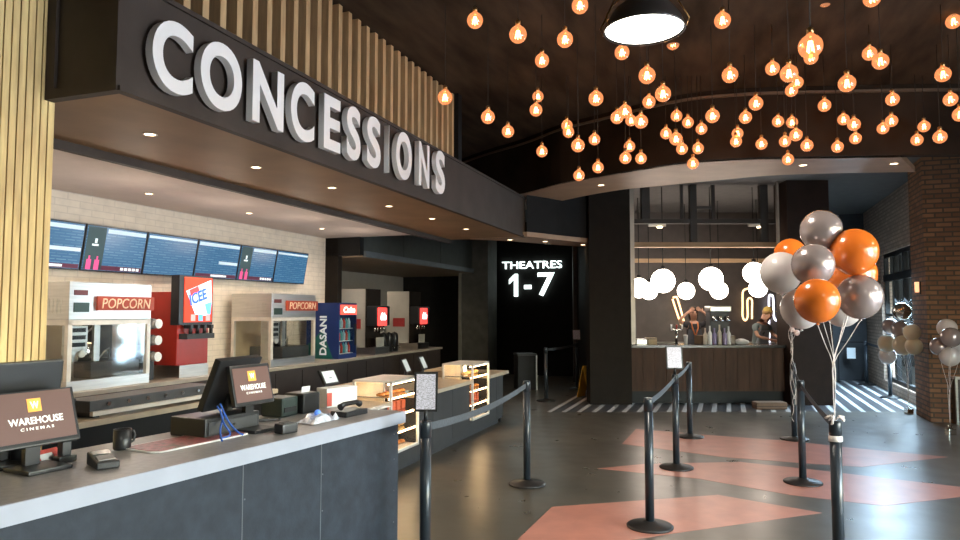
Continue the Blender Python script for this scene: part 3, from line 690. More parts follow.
for ci, c in enumerate((C1, C2)):
    lab = ['lit glass food case set in the service counter, nearer one', 'lit glass food case set in the service counter, farther one'][ci]
    t = thing('food_display_case', lab, 'display case', RM.w(c[0] + .01, -.04, .225), RM.a, 'lit food cases in the service counter')
    wd, H, dp = c[1] - c[0] - .02, .735, .44
    mb = MB()
    for (x, y) in ((0, 0), (wd - .025, 0), (0, dp - .025), (wd - .025, dp - .025)): mb.box(x, x + .025, y, y + .025, 0, H)
    mb.box(0, wd, 0, .02, 0, .03); mb.box(0, wd, 0, .02, H - .03, H); mb.box(0, wd, 0, dp, 0, .015); mb.box(0, wd, 0, dp, H - .015, H)
    mb.build('frame', mat('case_white_metal', (.75, .72, .68), .4), t)
    MB().box(.0, wd, dp - .012, dp - .004, .02, H - .02).build('back_panel', mat('case_warm_back', (.85, .68, .48), .5), t)
    MB().box(.03, wd - .03, .008, .014, .03, H - .03).build('glass_front', M_glass, t)
    MB().box(.008, .014, .03, dp - .03, .03, H - .03).build('side_glass', M_glass, t)
    for z in (.2, .38, .56):
        sh = MB().box(.026, wd - .026, .03, dp - .03, z, z + .012).build('shelf', M_chrome, t)
        MB().box(.03, wd - .03, .03, .05, z - .016, z - .001).build('light_strip', emat('case_warm_strip', (1, .66, .34), 22), sh)
    MB().box(.03, wd - .03, .03, .06, H - .045, H - .031).build('light_strip', emat('case_warm_strip', (1, .66, .34), 22), t)
    for zi, z in enumerate((.03, .215, .395, .575)):
        for k in range(5):
            kind = (zi + ci) % 3; x = .08 + k * .125; nm = ['soft_pretzel', 'pastry', 'snack_box'][kind]
            mb = MB()
            if kind == 0: mb.tube([(.035 * math.cos(a_ * PI / 6), .035 * math.sin(a_ * PI / 6), .013) for a_ in range(12)] + [(.035, 0, .013)], .012, 6); mb.tube([(-.02, .03, .02), (0, 0, .026), (.02, -.03, .02)], .01, 6)
            elif kind == 1: mb.sph((0, 0, .025), .045, 12, 8, (1, .8, .55))
            else: mb.box(-.04, .04, -.03, .03, 0, .09, bev=.004)
            o = mb.build(nm, food[kind]); o.location = RM.w(c[0] + .01 + x * wd / .7, -.04 + .16, .225 + z); o.rotation_euler = (0, 0, random.uniform(0, 3) if kind < 2 else RM.a)
            tag(o, ['brown soft pretzel', 'golden pastry', 'small red snack box'][kind] + ' on the ' + ['bottom', 'second', 'third', 'top'][zi] + ' level of the ' + ['nearer', 'farther'][ci] + ' lit food case', ['pretzel', 'pastry', 'box'][kind], nm.replace('_', ' ') + ' row, level %s of %s case' % (['one', 'two', 'three', 'four'][zi], ['nearer', 'farther'][ci]))
# boxes and terminals on the service counter
def simple_box(name, lab, cat, P, rz, sx, sy, sz, m, part, m2=None, extra=None):
    t = thing(name, lab, cat, P, rz)
    MB().box(-sx / 2, sx / 2, -sy / 2, sy / 2, 0, sz, bev=min(sx, sy, sz) * .08).build(part, m, t)
    return t
def hitloc(fr, px, py, q): h = fr.hit(px, py, q); return h
for (pa, pb, py, hh, lab) in ((361, 389, 391, .11, 'tan cardboard box on the near end of the service counter'), (447, 469, 377, .09, 'low tan box on the service counter between the lit food cases')):
    h = RM.hit((pa + pb) / 2, py, .4)
    a, b_ = RM.hit(pa, py, .4).x, RM.hit(pb, py, .4).x
    t = thing('cardboard_box', lab, 'box', RM.w((a + b_) / 2, .6, zt), RM.a)
    w_ = (b_ - a)
    MB().box(-w_ / 2, w_ / 2, -.15, .15, 0, hh, bev=.004).build('box_body', mat('tan_board', (.42, .33, .22), .7), t)
    MB().box(-w_ / 2 + .002, w_ / 2 - .002, -.153, -.151, hh - .03, hh - .024).build('lid_seam', mat('brown_seam', (.2, .14, .08), .7), t)
for (px, lab) in ((408, 'small black terminal with tilted white screen, left of the pair on the service counter'), (425, 'small black terminal with tilted white screen, right of the pair on the service counter')):
    h = RM.hit(px, 370, .62)
    t = thing('payment_terminal', lab, 'payment terminal', RM.w(h.x, .65, zt), RM.a + R(10), 'terminals on the service counter')
    MB().cyl((0, 0, 0), (0, 0, .012), .09).build('foot', M_plast, t); MB().cyl((0, 0, .012), (0, 0, .15), .018).build('stand', M_plast, t)
    Mx = Matrix.Translation((0, 0, .2)) @ Matrix.Rotation(R(-25), 4, 'X')
    MB().box(-.11, .11, -.01, .012, -.09, .1, M=Mx, bev=.005).build('screen_housing', M_plast, t)
    MB().box(-.09, .09, -.014, -.011, -.07, .085, M=Mx).build('screen', emat('terminal_pale_screen', (.45, .5, .5), .5), t)
h = RM.hit(466, 365, .35)
t = thing('table_sign', 'small glowing paper sign on the service counter by the farther food case', 'sign', RM.w(RM.hit(466, 366, .15).x, .15, zt), RM.a + R(-10))
MB().box(-.06, .06, -.04, .04, 0, .012).build('stand', M_plast, t)
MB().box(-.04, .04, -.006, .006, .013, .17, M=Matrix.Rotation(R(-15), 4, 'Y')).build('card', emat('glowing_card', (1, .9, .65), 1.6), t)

# ------------------------------------------------------------------ prep counter and warmer behind the front counter
t = thing('prep_counter', 'low prep counter with tan top behind the angled front counter', 'counter', RM.w(0, 0, 0), RM.a)
MB().box(.35, 2.75, 1.0, 1.6, 0, .86).build('cabinet', M_blk, t)
MB().box(.3, 2.8, .95, 1.65, .86, .9).build('worktop', M_rtop, t)
t = thing('food_warmer', 'long black food warmer with steel lip behind the front counter', 'food warmer', RM.w(.75, 1.0, .9), RM.a)
MB().box(0, 1.25, 0.03, .3, .04, .125, bev=.01).build('body', M_plast2, t); MB().box(0, 1.25, .0, .03, .02, .05).build('lip', M_steelL, t)
mb = MB()
for x in (.05, 1.15): mb.box(x, x + .05, .05, .28, 0, .04)
mb.build('leg', M_plast, t)
for x in range(6): MB().cyl((.15 + x * .18, .015, .09), (.15 + x * .18, .029, .09), .014).build('knob', M_chrome, t)
t = thing('hand_shower', 'dark fabric-wrapped sprayer lying at the left end of the warmer', 'sprayer', RM.w(.55, 1.2, .9), RM.a)
MB().sph((0, 0, .09), .09, 16, 10, (1, 1.1, .9)).build('head', M_plast2, t); MB().tube([(0, 0, .1), (.1, .0, .15), (.18, -.05, .12)], .025).build('handle', M_plast, t)
t = thing('counter_tray', 'grey steel tray stacked with paper on the prep counter', 'tray', RM.w(2.35, 1.3, .9), RM.a)
MB().box(-.25, .25, -.2, .2, 0, .02, bev=.005).build('tray_base', M_steel, t); MB().box(-.2, .2, -.15, .15, .021, .07).build('paper_stack', M_papw, t)

# ------------------------------------------------------------------ front counter (angled)
t = thing('front_counter', 'long angled front counter with grey top and dark blue-grey panels', 'counter', MC.w(0, 0, 0), MC.a)
LEN = (Vector((-.493, 4.6)) - Vector((-1.63, 2.37))).length
mb = MB(); mb.box(-1.6, LEN - .03, .03, .68, 0.06, .925); mb.box(-1.6, LEN - .06, .08, .65, 0, .06)
mb.build('counter_body', M_cfront, t)
mb = MB()
for px, in ((243,), (321,)):
    q = MC.hit(px, 470, .03).x
    mb.box(q - .0025, q + .0025, .028, .031, .07, .92)
    for z in (.15, .35, .55, .75): mb.cyl((q + .012, .0265, z), (q + .012, .029, z), .004, n=8)
q = LEN - .08
for z in (.1, .3, .5, .7, .86): mb.cyl((q, .0265, z), (q, .029, z), .004, n=8)
mb.build('panel_seam', mat('seam_grey', (.12, .13, .15), .5), t)
MB().box(-1.6, LEN, .012, .72, .925, .999, bev=.003).build('countertop', M_ctop, t)
MB().box(-1.6, LEN, 0, .012, .925, .998).build('countertop_edge', M_cedge, t)
MB().box(LEN, LEN + .012, 0, .72, .925, .998).build('countertop_edge', M_cedge, t)

TOP = 1.0
def mcl(px, py, z=TOP): return onz(px, py, z)     # where a pixel lands on the counter top
def monitor(lab, px_l, px_r, py_bot, q, w_, h_, back, tiltdeg, zb, group=None, name='customer_display'):
    h = MC.hit((px_l + px_r) / 2, py_bot, q); zb = h.z - TOP
    t = thing(name, lab, 'monitor', MC.w(h.x, q, TOP), MC.a, group)
    MB().box(-.09, .09, -.08, .1, 0, .018, bev=.006).build('foot', M_plast, t)
    MB().box(-.03, .03, .05, .08, .018, zb + h_ * .3).build('stand', M_plast, t)
    Mx = Matrix.Translation((0, .02, zb)) @ Matrix.Rotation(R(-tiltdeg if not back else tiltdeg), 4, 'X')
    hs = MB().box(-w_ / 2, w_ / 2, -.015, .015, 0, h_, M=Mx, bev=.006).build('screen_housing', M_plast, t)
    return t, Mx, hs
M_wscr = emat('display_brown_screen', (.105, .055, .045), .75)
M_gold = emat('logo_gold', (.75, .36, .06), .8)
M_wtxt = emat('logo_white', (.85, .85, .8), .8)
def warehouse(t, Mx, hs, w_, h_):
    s = MB().box(-w_ / 2 + .018, w_ / 2 - .018, -.018, -.0155, .02, h_ - .018, M=Mx).build('screen', M_wscr, hs)
    MB().box(-.028, .028, -.02, -.0185, h_ * .58, h_ * .58 + .056, M=Mx).build('logo', M_gold, hs)
    text('lettering', 'W', .034, .03, .0015, M_wtxt, hs, (0, 0, 0), bold=.02, M=Mx @ Matrix.Translation((-.017, -.0205, h_ * .58 + .013)))
    text('lettering', 'WAREHOUSE', w_ * .62, .03, .0015, M_wtxt, hs, (0, 0, 0), bold=.015, M=Mx @ Matrix.Translation((-w_ * .31, -.0185, h_ * .37)))
    text('lettering', 'C I N E M A S', w_ * .38, .012, .0015, M_wtxt, hs, (0, 0, 0), bold=.01, M=Mx @ Matrix.Translation((-w_ * .19, -.0185, h_ * .27)))
t, Mx, hs = monitor('customer display reading WAREHOUSE CINEMAS at the near left end of the counter', -1, 82, 446.5, .42, .355, .235, False, 18, .07)
warehouse(t, Mx, hs, .36, .245)
t, Mx, hs = monitor('black back of a staff monitor behind the leftmost customer display', -22, 50, 422, .62, .38, .26, True, 8, .1, name='staff_monitor')
MB().box(-.02, .02, .0155, .017, .12, .14, M=Mx).build('badge', M_chrome, hs)
t, Mx, hs = monitor('customer display reading WAREHOUSE CINEMAS in the middle of the counter', 234, 279, 405, .32, .29, .225, False, 14, .1)
warehouse(t, Mx, hs, .30, .225)
# staff monitor seen from behind and the side
h = MC.hit(228, 405, .52)
t = thing('staff_monitor', 'large black staff monitor turned away beside the middle customer display', 'monitor', MC.w(h.x, .52, TOP), MC.a + R(10))
MB().box(-.12, .12, -.1, .1, 0, .018, bev=.006).build('foot', M_plast, t); MB().cyl((0, 0, .018), (0, 0, .2), .025).build('stand', M_plast, t)
Mx = Matrix.Translation((0, .04, .12)) @ Matrix.Rotation(R(22), 4, 'X')
hs = MB().box(-.19, .19, -.02, .02, 0, .3, M=Mx, bev=.008).build('screen_housing', M_plast, t)
MB().cyl((0, -.03, .2), (0, -.045, .2), .012, M=Matrix.Identity(4)).build('badge', M_chrome, hs)

# small things on the counter
P = mcl(22, 462); t = thing('label_printer', 'black round-topped scanner stand in front of the leftmost customer display', 'scanner', P, MC.a)
MB().lathe([(.001, 0), (.045, 0), (.045, .06), (.035, .075), (.001, .08)], 20).build('body', M_plast, t); MB().lathe([(.001, 0), (.06, 0), (.06, .008), (.045, .012)], 20).build('foot', M_plast2, t)
P = mcl(45, 462); t = thing('folded_leaflet', 'folded red and pink leaflet under the leftmost customer display', 'leaflet', P, MC.a + R(15))
mb = MB(); mb.xprism([(-.04, 0), (0, .055), (.04, 0), (.037, 0), (0, .05), (-.037, 0)], -.06, .06); mb.build('paper', mat('red_leaflet', (.65, .1, .08), .6, var=.3, scale=40), t); MB().quad([(-.05, -.036, .01), (.02, -.036, .01), (.02, -.014, .04), (-.05, -.014, .04)]).build('printed_strip', M_papw, t)
P = mcl(64, 462); t = thing('hand_scanner', 'small black barcode scanner standing right of the red leaflet', 'scanner', P, MC.a)
MB().box(-.04, .04, -.03, .03, 0, .03, bev=.008).build('cradle', M_plast, t); MB().box(-.02, .02, -.02, .02, .03, .09, bev=.006).build('handle', M_plast2, t); MB().box(-.03, .03, -.045, .03, .09, .125, bev=.01).build('head', M_plast, t)
P = mcl(103, 466); t = thing('card_reader', 'black wedge-shaped card reader with grey keypad right of the leftmost display', 'card reader', P, MC.a + R(-20))
mb = MB(); mb.xprism([(-.08, 0), (.08, 0), (.08, .055), (-.08, .03)], -.045, .045); mb.build('body', M_plast, t, .006)
Mk = Matrix.Translation((0, 0, .0435)) @ Matrix.Rotation(R(9), 4, 'X')
mb = MB(); mb.box(-.032, .032, -.06, 0, 0, .004, M=Mk); mb.build('keypad', mat('keypad_grey', (.25, .24, .23), .5), t)
MB().box(-.035, .035, .015, .065, 0, .003, M=Mk).build('screen', mat('reader_screen', (.1, .12, .11), .2), t)
P = mcl(122, 449); t = thing('coffee_mug', 'black coffee mug on the counter left of the patterned mat', 'mug', P, MC.a)
MB().lathe([(.001, 0), (.037, 0), (.04, .01), (.04, .095), (.036, .095), (.036, .012), (.001, .01)], 24).build('body', M_plast, t)
MB().tube([(.038, 0, .08), (.06, 0, .078), (.068, 0, .055), (.06, 0, .03), (.038, 0, .022)], .006).build('handle', M_plast, t)
P = mcl(190, 441); t = thing('counter_mat', 'reddish patterned mat with white rim on the counter under the black box', 'mat', P, MC.a)
def rrect(a, b, r, k=5):
    out = []
    for cx, cy, a0 in ((a - r, b - r, 0), (-a + r, b - r, 90), (-a + r, -b + r, 180), (a - r, -b + r, 270)):
        for j in range(k + 1): out.append((cx + r * math.cos(R(a0 + 90 * j / k)), cy + r * math.sin(R(a0 + 90 * j / k))))
    return out
MB().prism(rrect(.30, .13, .06), .0005, .006).build('rim', M_papw, t)
m = bpy.data.materials.new('mat_pattern'); m.use_nodes = True; N = m.node_tree.nodes; L_ = m.node_tree.links
vo = N.new('ShaderNodeTexVoronoi'); vo.inputs['Scale'].default_value = 22; tc = N.new('ShaderNodeTexCoord'); L_.new(tc.outputs['Object'], vo.inputs['Vector'])
cr = N.new('ShaderNodeValToRGB'); e = cr.color_ramp.elements; e[0].color = (.07, .02, .02, 1); e[1].color = (.4, .12, .13, 1); e[1].position = .5; el = cr.color_ramp.elements.new(.8); el.color = (.15, .1, .08, 1)
L_.new(vo.outputs['Distance'], cr.inputs[0]); L_.new(cr.outputs[0], N['Principled BSDF'].inputs['Base Color']); N['Principled BSDF'].inputs['Roughness'].default_value = .35
MB().prism(rrect(.285, .115, .05), .006, .008).build('printed_face', m, t)
P = mcl(205, 433); t = thing('receipt_printer', 'wide black cash drawer box standing behind the patterned mat', 'cash drawer', MC.w(MC.loc(P).x + .06, .5, TOP), MC.a)
b_o = MB().box(-.19, .19, -.13, .13, 0, .1, bev=.008).build('casing', M_plast, t); MB().box(-.17, .17, -.135, -.131, .02, .08).build('drawer_front', M_plast2, t)
MB().cyl((.0, -.137, .05), (0, -.135, .05), .008).build('lock', M_chrome, t)
# blue cables
t = thing('blue_cable', 'tangled blue network cable hanging below the middle customer display', 'cable', mcl(236, 438), MC.a)
def cable(pts, m, par, r=.005, nm='strand'):
    P = smooth_path([Vector(p) for p in pts], 5); MB().tube(P, r, 6).build(nm, m, par)
M_bluec = mat('blue_cable_jacket', (.03, .12, .5), .4)
cable([(-.02, .12, .16), (.0, .1, .1), (-.06, .05, .05), (-.1, 0, .02), (-.12, -.03, .008)], M_bluec, t); cable([(.0, .12, .17), (.02, .08, .08), (.03, .03, .03), (.05, .0, .008)], M_bluec, t)
cable([(.0, .12, .14), (-.03, .06, .08), (-.02, .02, .02), (-.08, .03, .008)], M_bluec, t)
P = mcl(286, 433); t = thing('pin_pad', 'small black pin pad on the counter right of the blue cable', 'card reader', P, MC.a + R(-10))
mb = MB(); mb.box(-.05, .05, -.04, .04, 0, .055, bev=.012); mb.build('body', M_plast, t); MB().box(-.03, .03, -.025, .025, .0552, .058).build('keypad', M_plast2, t)
P = mcl(258, 424); t = thing('black_cable', 'coiled black cable lying behind the small pin pad', 'cable', P, MC.a)
cable([(-.1, .02, .008), (-.03, .04, .01), (.05, .0, .02), (.1, .03, .01), (.05, .07, .01), (-.02, .05, .02), (.03, .02, .012), (.16, -.02, .008)], M_plast, t, .007)
P = mcl(318, 421); t = thing('plastic_bag', 'crumpled clear and white plastic wrapper on the counter', 'wrapper', P, MC.a)
mb = MB(); g = 7
vv = [[mb.bm.verts.new(((i / g - .5) * .26, (j / g - .5) * .16, random.uniform(.004, .05) if 0 < i < g and 0 < j < g else .003)) for j in range(g + 1)] for i in range(g + 1)]
for i in range(g):
    for j in range(g): mb.bm.faces.new((vv[i][j], vv[i + 1][j], vv[i + 1][j + 1], vv[i][j + 1]))
mb.build('film', mat('crumpled_film', (.6, .65, .75), .2, var=.3, scale=30), t)
MB().sph((.02, .02, .045), .02, 12, 8).build('blue_glint', emat('blue_shine', (.1, .25, .8), .6), t)  # glint on the film, put in as a small glowing blue ball
P = mcl(350, 415); t = thing('telephone', 'black desk phone lying behind the crumpled wrapper', 'phone', P, MC.a)
MB().box(-.11, .11, -.06, .07, 0, .035, bev=.01).build('base', M_plast, t)
MB().tube([(-.1, 0, .06), (-.06, 0, .075), (.06, 0, .075), (.1, 0, .06)], [.022, .015, .015, .022], 10).build('handset', M_plast, t)
P = mcl(376, 409); t = thing('paper_slips', 'small white paper slips at the far end of the counter', 'paper', P, MC.a)
MB().box(-.05, .05, -.03, .03, 0, .006, M=Matrix.Rotation(R(20), 4, 'Z')).build('slip', M_papw, t); MB().box(-.01, .1, -.05, 0, .0065, .011).build('slip', M_papw, t)
h = MC.hit(337, 405, .58)
t = thing('paper_carton', 'white paper carton with red mark standing on the counter', 'box', MC.w(h.x, .58, TOP), MC.a + R(-15))
MB().box(-.13, .13, -.06, .06, 0, .13, bev=.004).build('carton_body', M_papw, t); MB().box(-.13, -.09, -.064, -.061, 0.01, .1).build('red_mark', mat('red_print', (.6, .08, .05), .5), t)
h = MC.hit(300, 395, .6)
t = thing('receipt_printer', 'black receipt printer with white paper beside the white paper carton', 'printer', MC.w(h.x, .58, TOP), MC.a)
MB().box(-.08, .08, -.08, .08, 0, .13, bev=.015).build('casing', M_plast, t); MB().box(-.04, .04, -.002, .002, .13, .17, M=Matrix.Rotation(R(10), 4, 'X')).build('receipt', M_papw, t)
h = MC.hit(272, 392, .62)
t = thing('receipt_printer', 'green-black receipt printer right behind the middle customer display', 'printer', MC.w(h.x + .05, .6, TOP), MC.a + R(5))
MB().box(-.08, .08, -.08, .08, 0, .12, bev=.015).build('casing', mat('green_black_plastic', (.03, .045, .04), .35), t); MB().box(-.06, .06, -.085, -.081, .03, .06).build('paper_slot', M_plast, t)
h = MC.hit(318, 385, .66)
t = thing('tilted_tablet', 'small tablet with pale screen tilted above the white paper carton', 'tablet', MC.w(h.x + .12, .66, TOP), MC.a)
MB().box(-.05, .05, -.05, .05, 0, .02, bev=.004).build('foot', M_plast, t); MB().box(-.012, .012, -.012, .012, .02, .19).build('stand', M_plast, t)
Mx = Matrix.Translation((0, 0, .18)) @ Matrix.Rotation(R(-30), 4, 'X')
MB().box(-.08, .08, -.01, .01, -.05, .07, M=Mx, bev=.004).build('screen_housing', M_plast, t); MB().box(-.065, .065, -.0135, -.0105, -.035, .055, M=Mx).build('screen', emat('terminal_pale_screen2', (.5, .55, .55), .6), t)

# ------------------------------------------------------------------ stanchions
PH = 0.985
def stanchion(P, lab, group='belt barrier posts', head=True):
    t = thing('barrier_post', lab, 'barrier post', (P[0], P[1], 0), 0, group)
    MB().lathe([(.001, .0), (.175, .0), (.178, .012), (.165, .022), (.06, .034), (.04, .05), (.001, .05)], 32).build('base', M_base, t)
    MB().lathe([(.001, .04), (.034, .04), (.034, PH - .1), (.001, PH - .1)], 20).build('post', M_post, t)
    MB().lathe([(.001, PH - .1), (.0365, PH - .1), (.0365, PH - .015), (.032, PH), (.001, PH)], 20).build('belt_head', M_post, t)
    return t
def belt(t, Q, zsag=.02):
    P = t.location; d = Vector((Q[0] - P.x, Q[1] - P.y, 0)); n = d.length; d /= n
    mb = MB(); K = 8; pr = None
    perp = Vector((-d.y, d.x, 0)) * .0012
    for i in range(K):
        a = .036 + (n - .072) * i / K; b_ = .036 + (n - .072) * (i + 1) / K
        f = lambda x: PH - .04 - 4 * zsag * (x / n) * (1 - x / n)
        za, zb = f(a), f(b_)
        pts = [d * a + Vector((0, 0, za - .024)), d * b_ + Vector((0, 0, zb - .024)), d * b_ + Vector((0, 0, zb + .024)), d * a + Vector((0, 0, za + .024))]
        fr = [mb.bm.verts.new(p + perp) for p in pts]; bk = [mb.bm.verts.new(p - perp) for p in pts]
        mb.bm.faces.new(fr); mb.bm.faces.new(bk[::-1])
        mb.bm.faces.new((fr[3], fr[2], bk[2], bk[3])); mb.bm.faces.new((fr[0], bk[0], bk[1], fr[1]))
    return mb.build('belt', M_belt, t)
def sign_on(t, w_, h_, rz, tilt=-8):
    Mx = Matrix.Rotation(rz, 4, 'Z') @ Matrix.Translation((0, 0, PH + .045)) @ Matrix.Rotation(R(tilt), 4, 'X')
    MB().cyl((0, 0, PH), (0, 0, PH + .07), .012).build('bracket', M_plast, t)
    s = MB().box(-w_ / 2 - .014, w_ / 2 + .014, -.006, .006, 0.01, h_ + .038, M=Mx, bev=.003).build('sign_holder', M_plast, t)
    MB().box(-w_ / 2, w_ / 2, -.0085, -.0065, .024, h_ + .024, M=Mx).build('notice', [M_notice], s)
    return s
m = bpy.data.materials.new('notice_print'); m.use_nodes = True; N = m.node_tree.nodes; L_ = m.node_tree.links
tc = N.new('ShaderNodeTexCoord'); nz = N.new('ShaderNodeTexNoise'); nz.inputs['Scale'].default_value = 1; nz.inputs['Detail'].default_value = 3
mp = N.new('ShaderNodeMapping'); mp.inputs['Scale'].default_value = (90, 90, 260); L_.new(tc.outputs['Object'], mp.inputs[0]); L_.new(mp.outputs[0], nz.inputs['Vector'])
cr = N.new('ShaderNodeValToRGB'); e = cr.color_ramp.elements; e[0].position = .3; e[0].color = (.25, .23, .27, 1); e[1].position = .55; e[1].color = (.8, .77, .88, 1)
L_.new(nz.outputs['Fac'], cr.inputs[0]); L_.new(cr.outputs[0], N['Principled BSDF'].inputs['Base Color']); N['Principled BSDF'].inputs['Roughness'].default_value = .3
M_notice = m
gA, gB, gC = onz(650, 527, 0), onz(676.5, 468, 0), onz(690, 437, 0)
gE, gD, gD2 = onz(527, 484.5, 0), onz(803, 483, 0), onz(794.5, 439.5, 0)
gG = Vector((-.335, 4.3, 0)); gF = Vector(((831 - 480) / 690 * 4.3, 4.3, 0))
A = stanchion(gA, 'black barrier post at the front centre standing on the pink floor shape'); B = stanchion(gB, 'black barrier post with a framed notice, behind the front centre post'); C_ = stanchion(gC, 'black barrier post nearest the bar counter, behind the one with a notice')
E_ = stanchion(gE, 'black barrier post alone on bare concrete left of the pink floor shapes'); D_ = stanchion(gD, 'black barrier post on the pink floor just behind the foreground right post'); D2 = stanchion(gD2, 'black barrier post wrapped with hanging ribbons below the white balloons')
G_ = stanchion(gG, 'black barrier post with large framed notice beside the front counter end'); F_ = stanchion(gF, 'foreground black barrier post at right that the orange and silver balloons are tied to')
H_ = stanchion(onz(546, 401, 0), 'black barrier post left of the pair in front of the theatres wall'); I_ = stanchion(onz(577, 389, 0), 'black barrier post with small pale notice in front of the theatres wall')
J_ = stanchion(onz(867, 385, 0), 'black barrier post in the bright passage near the dark end wall'); K_ = stanchion(onz(890.5, 398, 0), 'black barrier post in the bright passage below the cream balloons')
belt(A, gB); belt(B, gC); belt(E_, gG, .05); belt(D2, gD); belt(D_, gF); belt(H_, I_.location); belt(J_, RM.w(15.0, -6.28)[:2] if 0 else K_.location)
sign_on(G_, .118, .215, R(0)); sign_on(B, .15, .22, R(0)); sign_on(I_, .15, .2, R(0))
mb = MB(); mb.lathe([(.0368, .86), (.040, .862), (.040, .895), (.0368, .897), (.0368, .86)], 20); mb.build('tape_band', M_rib, F_)
mb = MB()
random.seed(3)
for k in range(10):
    a = random.uniform(0, 2 * PI); mb.tube([(0, 0, PH), (.03 * math.cos(a), .03 * math.sin(a), PH + .03), (.06 * math.cos(a), .06 * math.sin(a), PH + random.uniform(-.02, .03))], .006, 5)
mb.build('ribbon_bow', M_rib, F_)

# ------------------------------------------------------------------ balloons
BAL = {}
def balloon(c, r, m, lab, group, tie, squash=1.0, ribbon=True):
    t = thing('balloon', lab, 'balloon', c, 0, group)
    prof = [(.001, -1.08)] + [(math.sin(a) * (1 if a < PI / 2 else 1 - .0 * (a - PI / 2)), -math.cos(a) * (1.0 if a > PI / 2 else 1.08)) for a in [R(q) for q in (8, 14, 22, 32, 45, 60, 75, 90, 105, 120, 135, 150, 162, 172)]] + [(.001, 1.0)]
    MB().lathe([(p[0] * r * squash, p[1] * r) for p in prof], 32).build('skin', m, t)
    MB().lathe([(.001, -1.07 * r), (.006, -1.08 * r), (.012, -1.16 * r), (.001, -1.16 * r)], 8).build('knot', m, t)
    if ribbon:
        e = Vector(tie) - Vector(c); b0 = Vector((0, 0, -1.15 * r))
        gz = Vector((random.uniform(-.012, .012), random.uniform(-.01, .01), max(e.z * .0 + (1.34 - c[2]) if c[2] > 1.5 and tie[2] > .5 else e.z * .55, e.z)))
        gz.x += e.x; gz.y += e.y
        pts = smooth_path([b0, b0.lerp(gz, .5), gz, gz.lerp(e, .5) + Vector((random.uniform(-.008, .008), 0, 0)), e], 3)
        MB().tube(pts, .0022, 5).build('ribbon', M_rib, t)
    return t
tieF = (gF.x, gF.y, PH + .012); tieD = (gD2.x, gD2.y, PH + .012)
g1 = 'balloon cluster tied above the foreground right post'
bl = [(821, 230, 4.35, 20, M_sil, 'silver balloon at the very top of the large cluster', tieF),
      (854, 251, 4.25, 22.5, M_or, 'largest orange balloon, upper right of the large cluster', tieF),
      (813, 264, 4.2, 20.5, M_sil, 'silver balloon in the middle of the large cluster, left of the big orange ones', tieF),
      (781, 272, 4.6, 20, M_wht, 'pearl white balloon at the left edge of the large cluster', tieD),
      (817, 300, 4.0, 21.5, M_or, 'orange balloon at the bottom front of the large cluster', tieF),
      (859.5, 296, 4.25, 21.5, M_sil, 'silver balloon at the right edge of the large cluster', tieF),
      (801, 308, 4.75, 19.5, M_wht, 'pearl white balloon low on the left, behind the bottom orange one', tieD),
      (842, 307, 4.7, 18.5, M_wht, 'pearl white balloon low behind the right silver one', tieF),
      (790, 254, 5.1, 15.5, M_or, 'orange balloon peeking out behind at the upper left of the cluster', tieD),
      (852, 274, 4.6, 23, M_or, 'orange balloon just behind and below the largest orange one', tieF)]
for px, py, Y, rp, m, lab, tie in bl: balloon(at(px, py, Y), rp * Y / 690, m, lab, g1, tie)
wt = onz(909, 413.5, 0); tieW = (wt.x, wt.y, .1); g2 = 'cream and silver balloon cluster by the windows'
t = thing('balloon_weight', 'small foil balloon weight on the floor by the brick pier', 'balloon weight', (wt.x, wt.y, 0), 0)
MB().box(-.05, .05, -.05, .05, 0, .08, bev=.008).build('block', M_foil, t); MB().tube([(0, 0, .08), (.03, 0, .11), (0, 0, .1), (-.03, 0, .11), (0, 0, .08)], .006).build('bow', M_foil, t)
for px, py, Y, rp, m, lab in [(901.5, 311, 11.2, 8.5, M_foil, 'shiny silver foil balloon topping the cluster by the windows'), (900, 329, 11.0, 8, M_sil, 'silver balloon in the middle of the cluster by the windows'), (890, 326, 11.4, 7.5, M_sil, 'silver balloon upper left of the cluster by the windows'),
                              (887, 343, 11.2, 8.5, M_crm, 'cream balloon at the left of the cluster by the windows'), (903, 345, 10.9, 9.5, M_crm, 'cream balloon at the front of the cluster by the windows'), (887.5, 355.5, 11.4, 8, M_wht, 'white balloon at the bottom left of the cluster by the windows'),
                              (912, 332, 10.4, 8, M_crm, 'cream balloon upper right of the cluster by the windows'), (914, 346, 10.4, 8, M_crm, 'cream balloon lower right of the cluster by the windows')]:
    balloon(at(px, py, Y), rp * Y / 690, m, lab, g2, tieW)
tieZ = (at(950, 420, 9.4).x, 9.4, .12)
t = thing('balloon_weight', 'foil balloon weight on the floor in front of the brick pier at the right edge', 'balloon weight', (tieZ[0], 9.4, 0), 0)
MB().box(-.05, .05, -.05, .05, 0, .08, bev=.008).build('block', M_foil, t); MB().tube([(0, 0, .08), (.03, 0, .12), (0, 0, .12), (-.03, 0, .12), (0, 0, .08)], .006).build('bow', M_foil, t)
for px, py, Y, rp, m, lab in [(947, 328, 9.8, 9, M_wht, 'white balloon at the top of the cluster by the right edge'), (951, 337, 9.5, 9.5, M_sil, 'silver balloon in the middle of the cluster by the right edge'), (939, 346, 9.7, 8.5, M_sil, 'silver balloon at the left of the cluster by the right edge'),
                              (950, 356, 9.6, 9.5, M_wht, 'white balloon at the bottom of the cluster by the right edge'), (960, 346, 9.7, 9, M_wht, 'white balloon cut off by the right edge of the frame')]:
    balloon(at(px, py, Y), rp * Y / 690, m, lab, 'balloon cluster in front of the brick pier', tieZ)
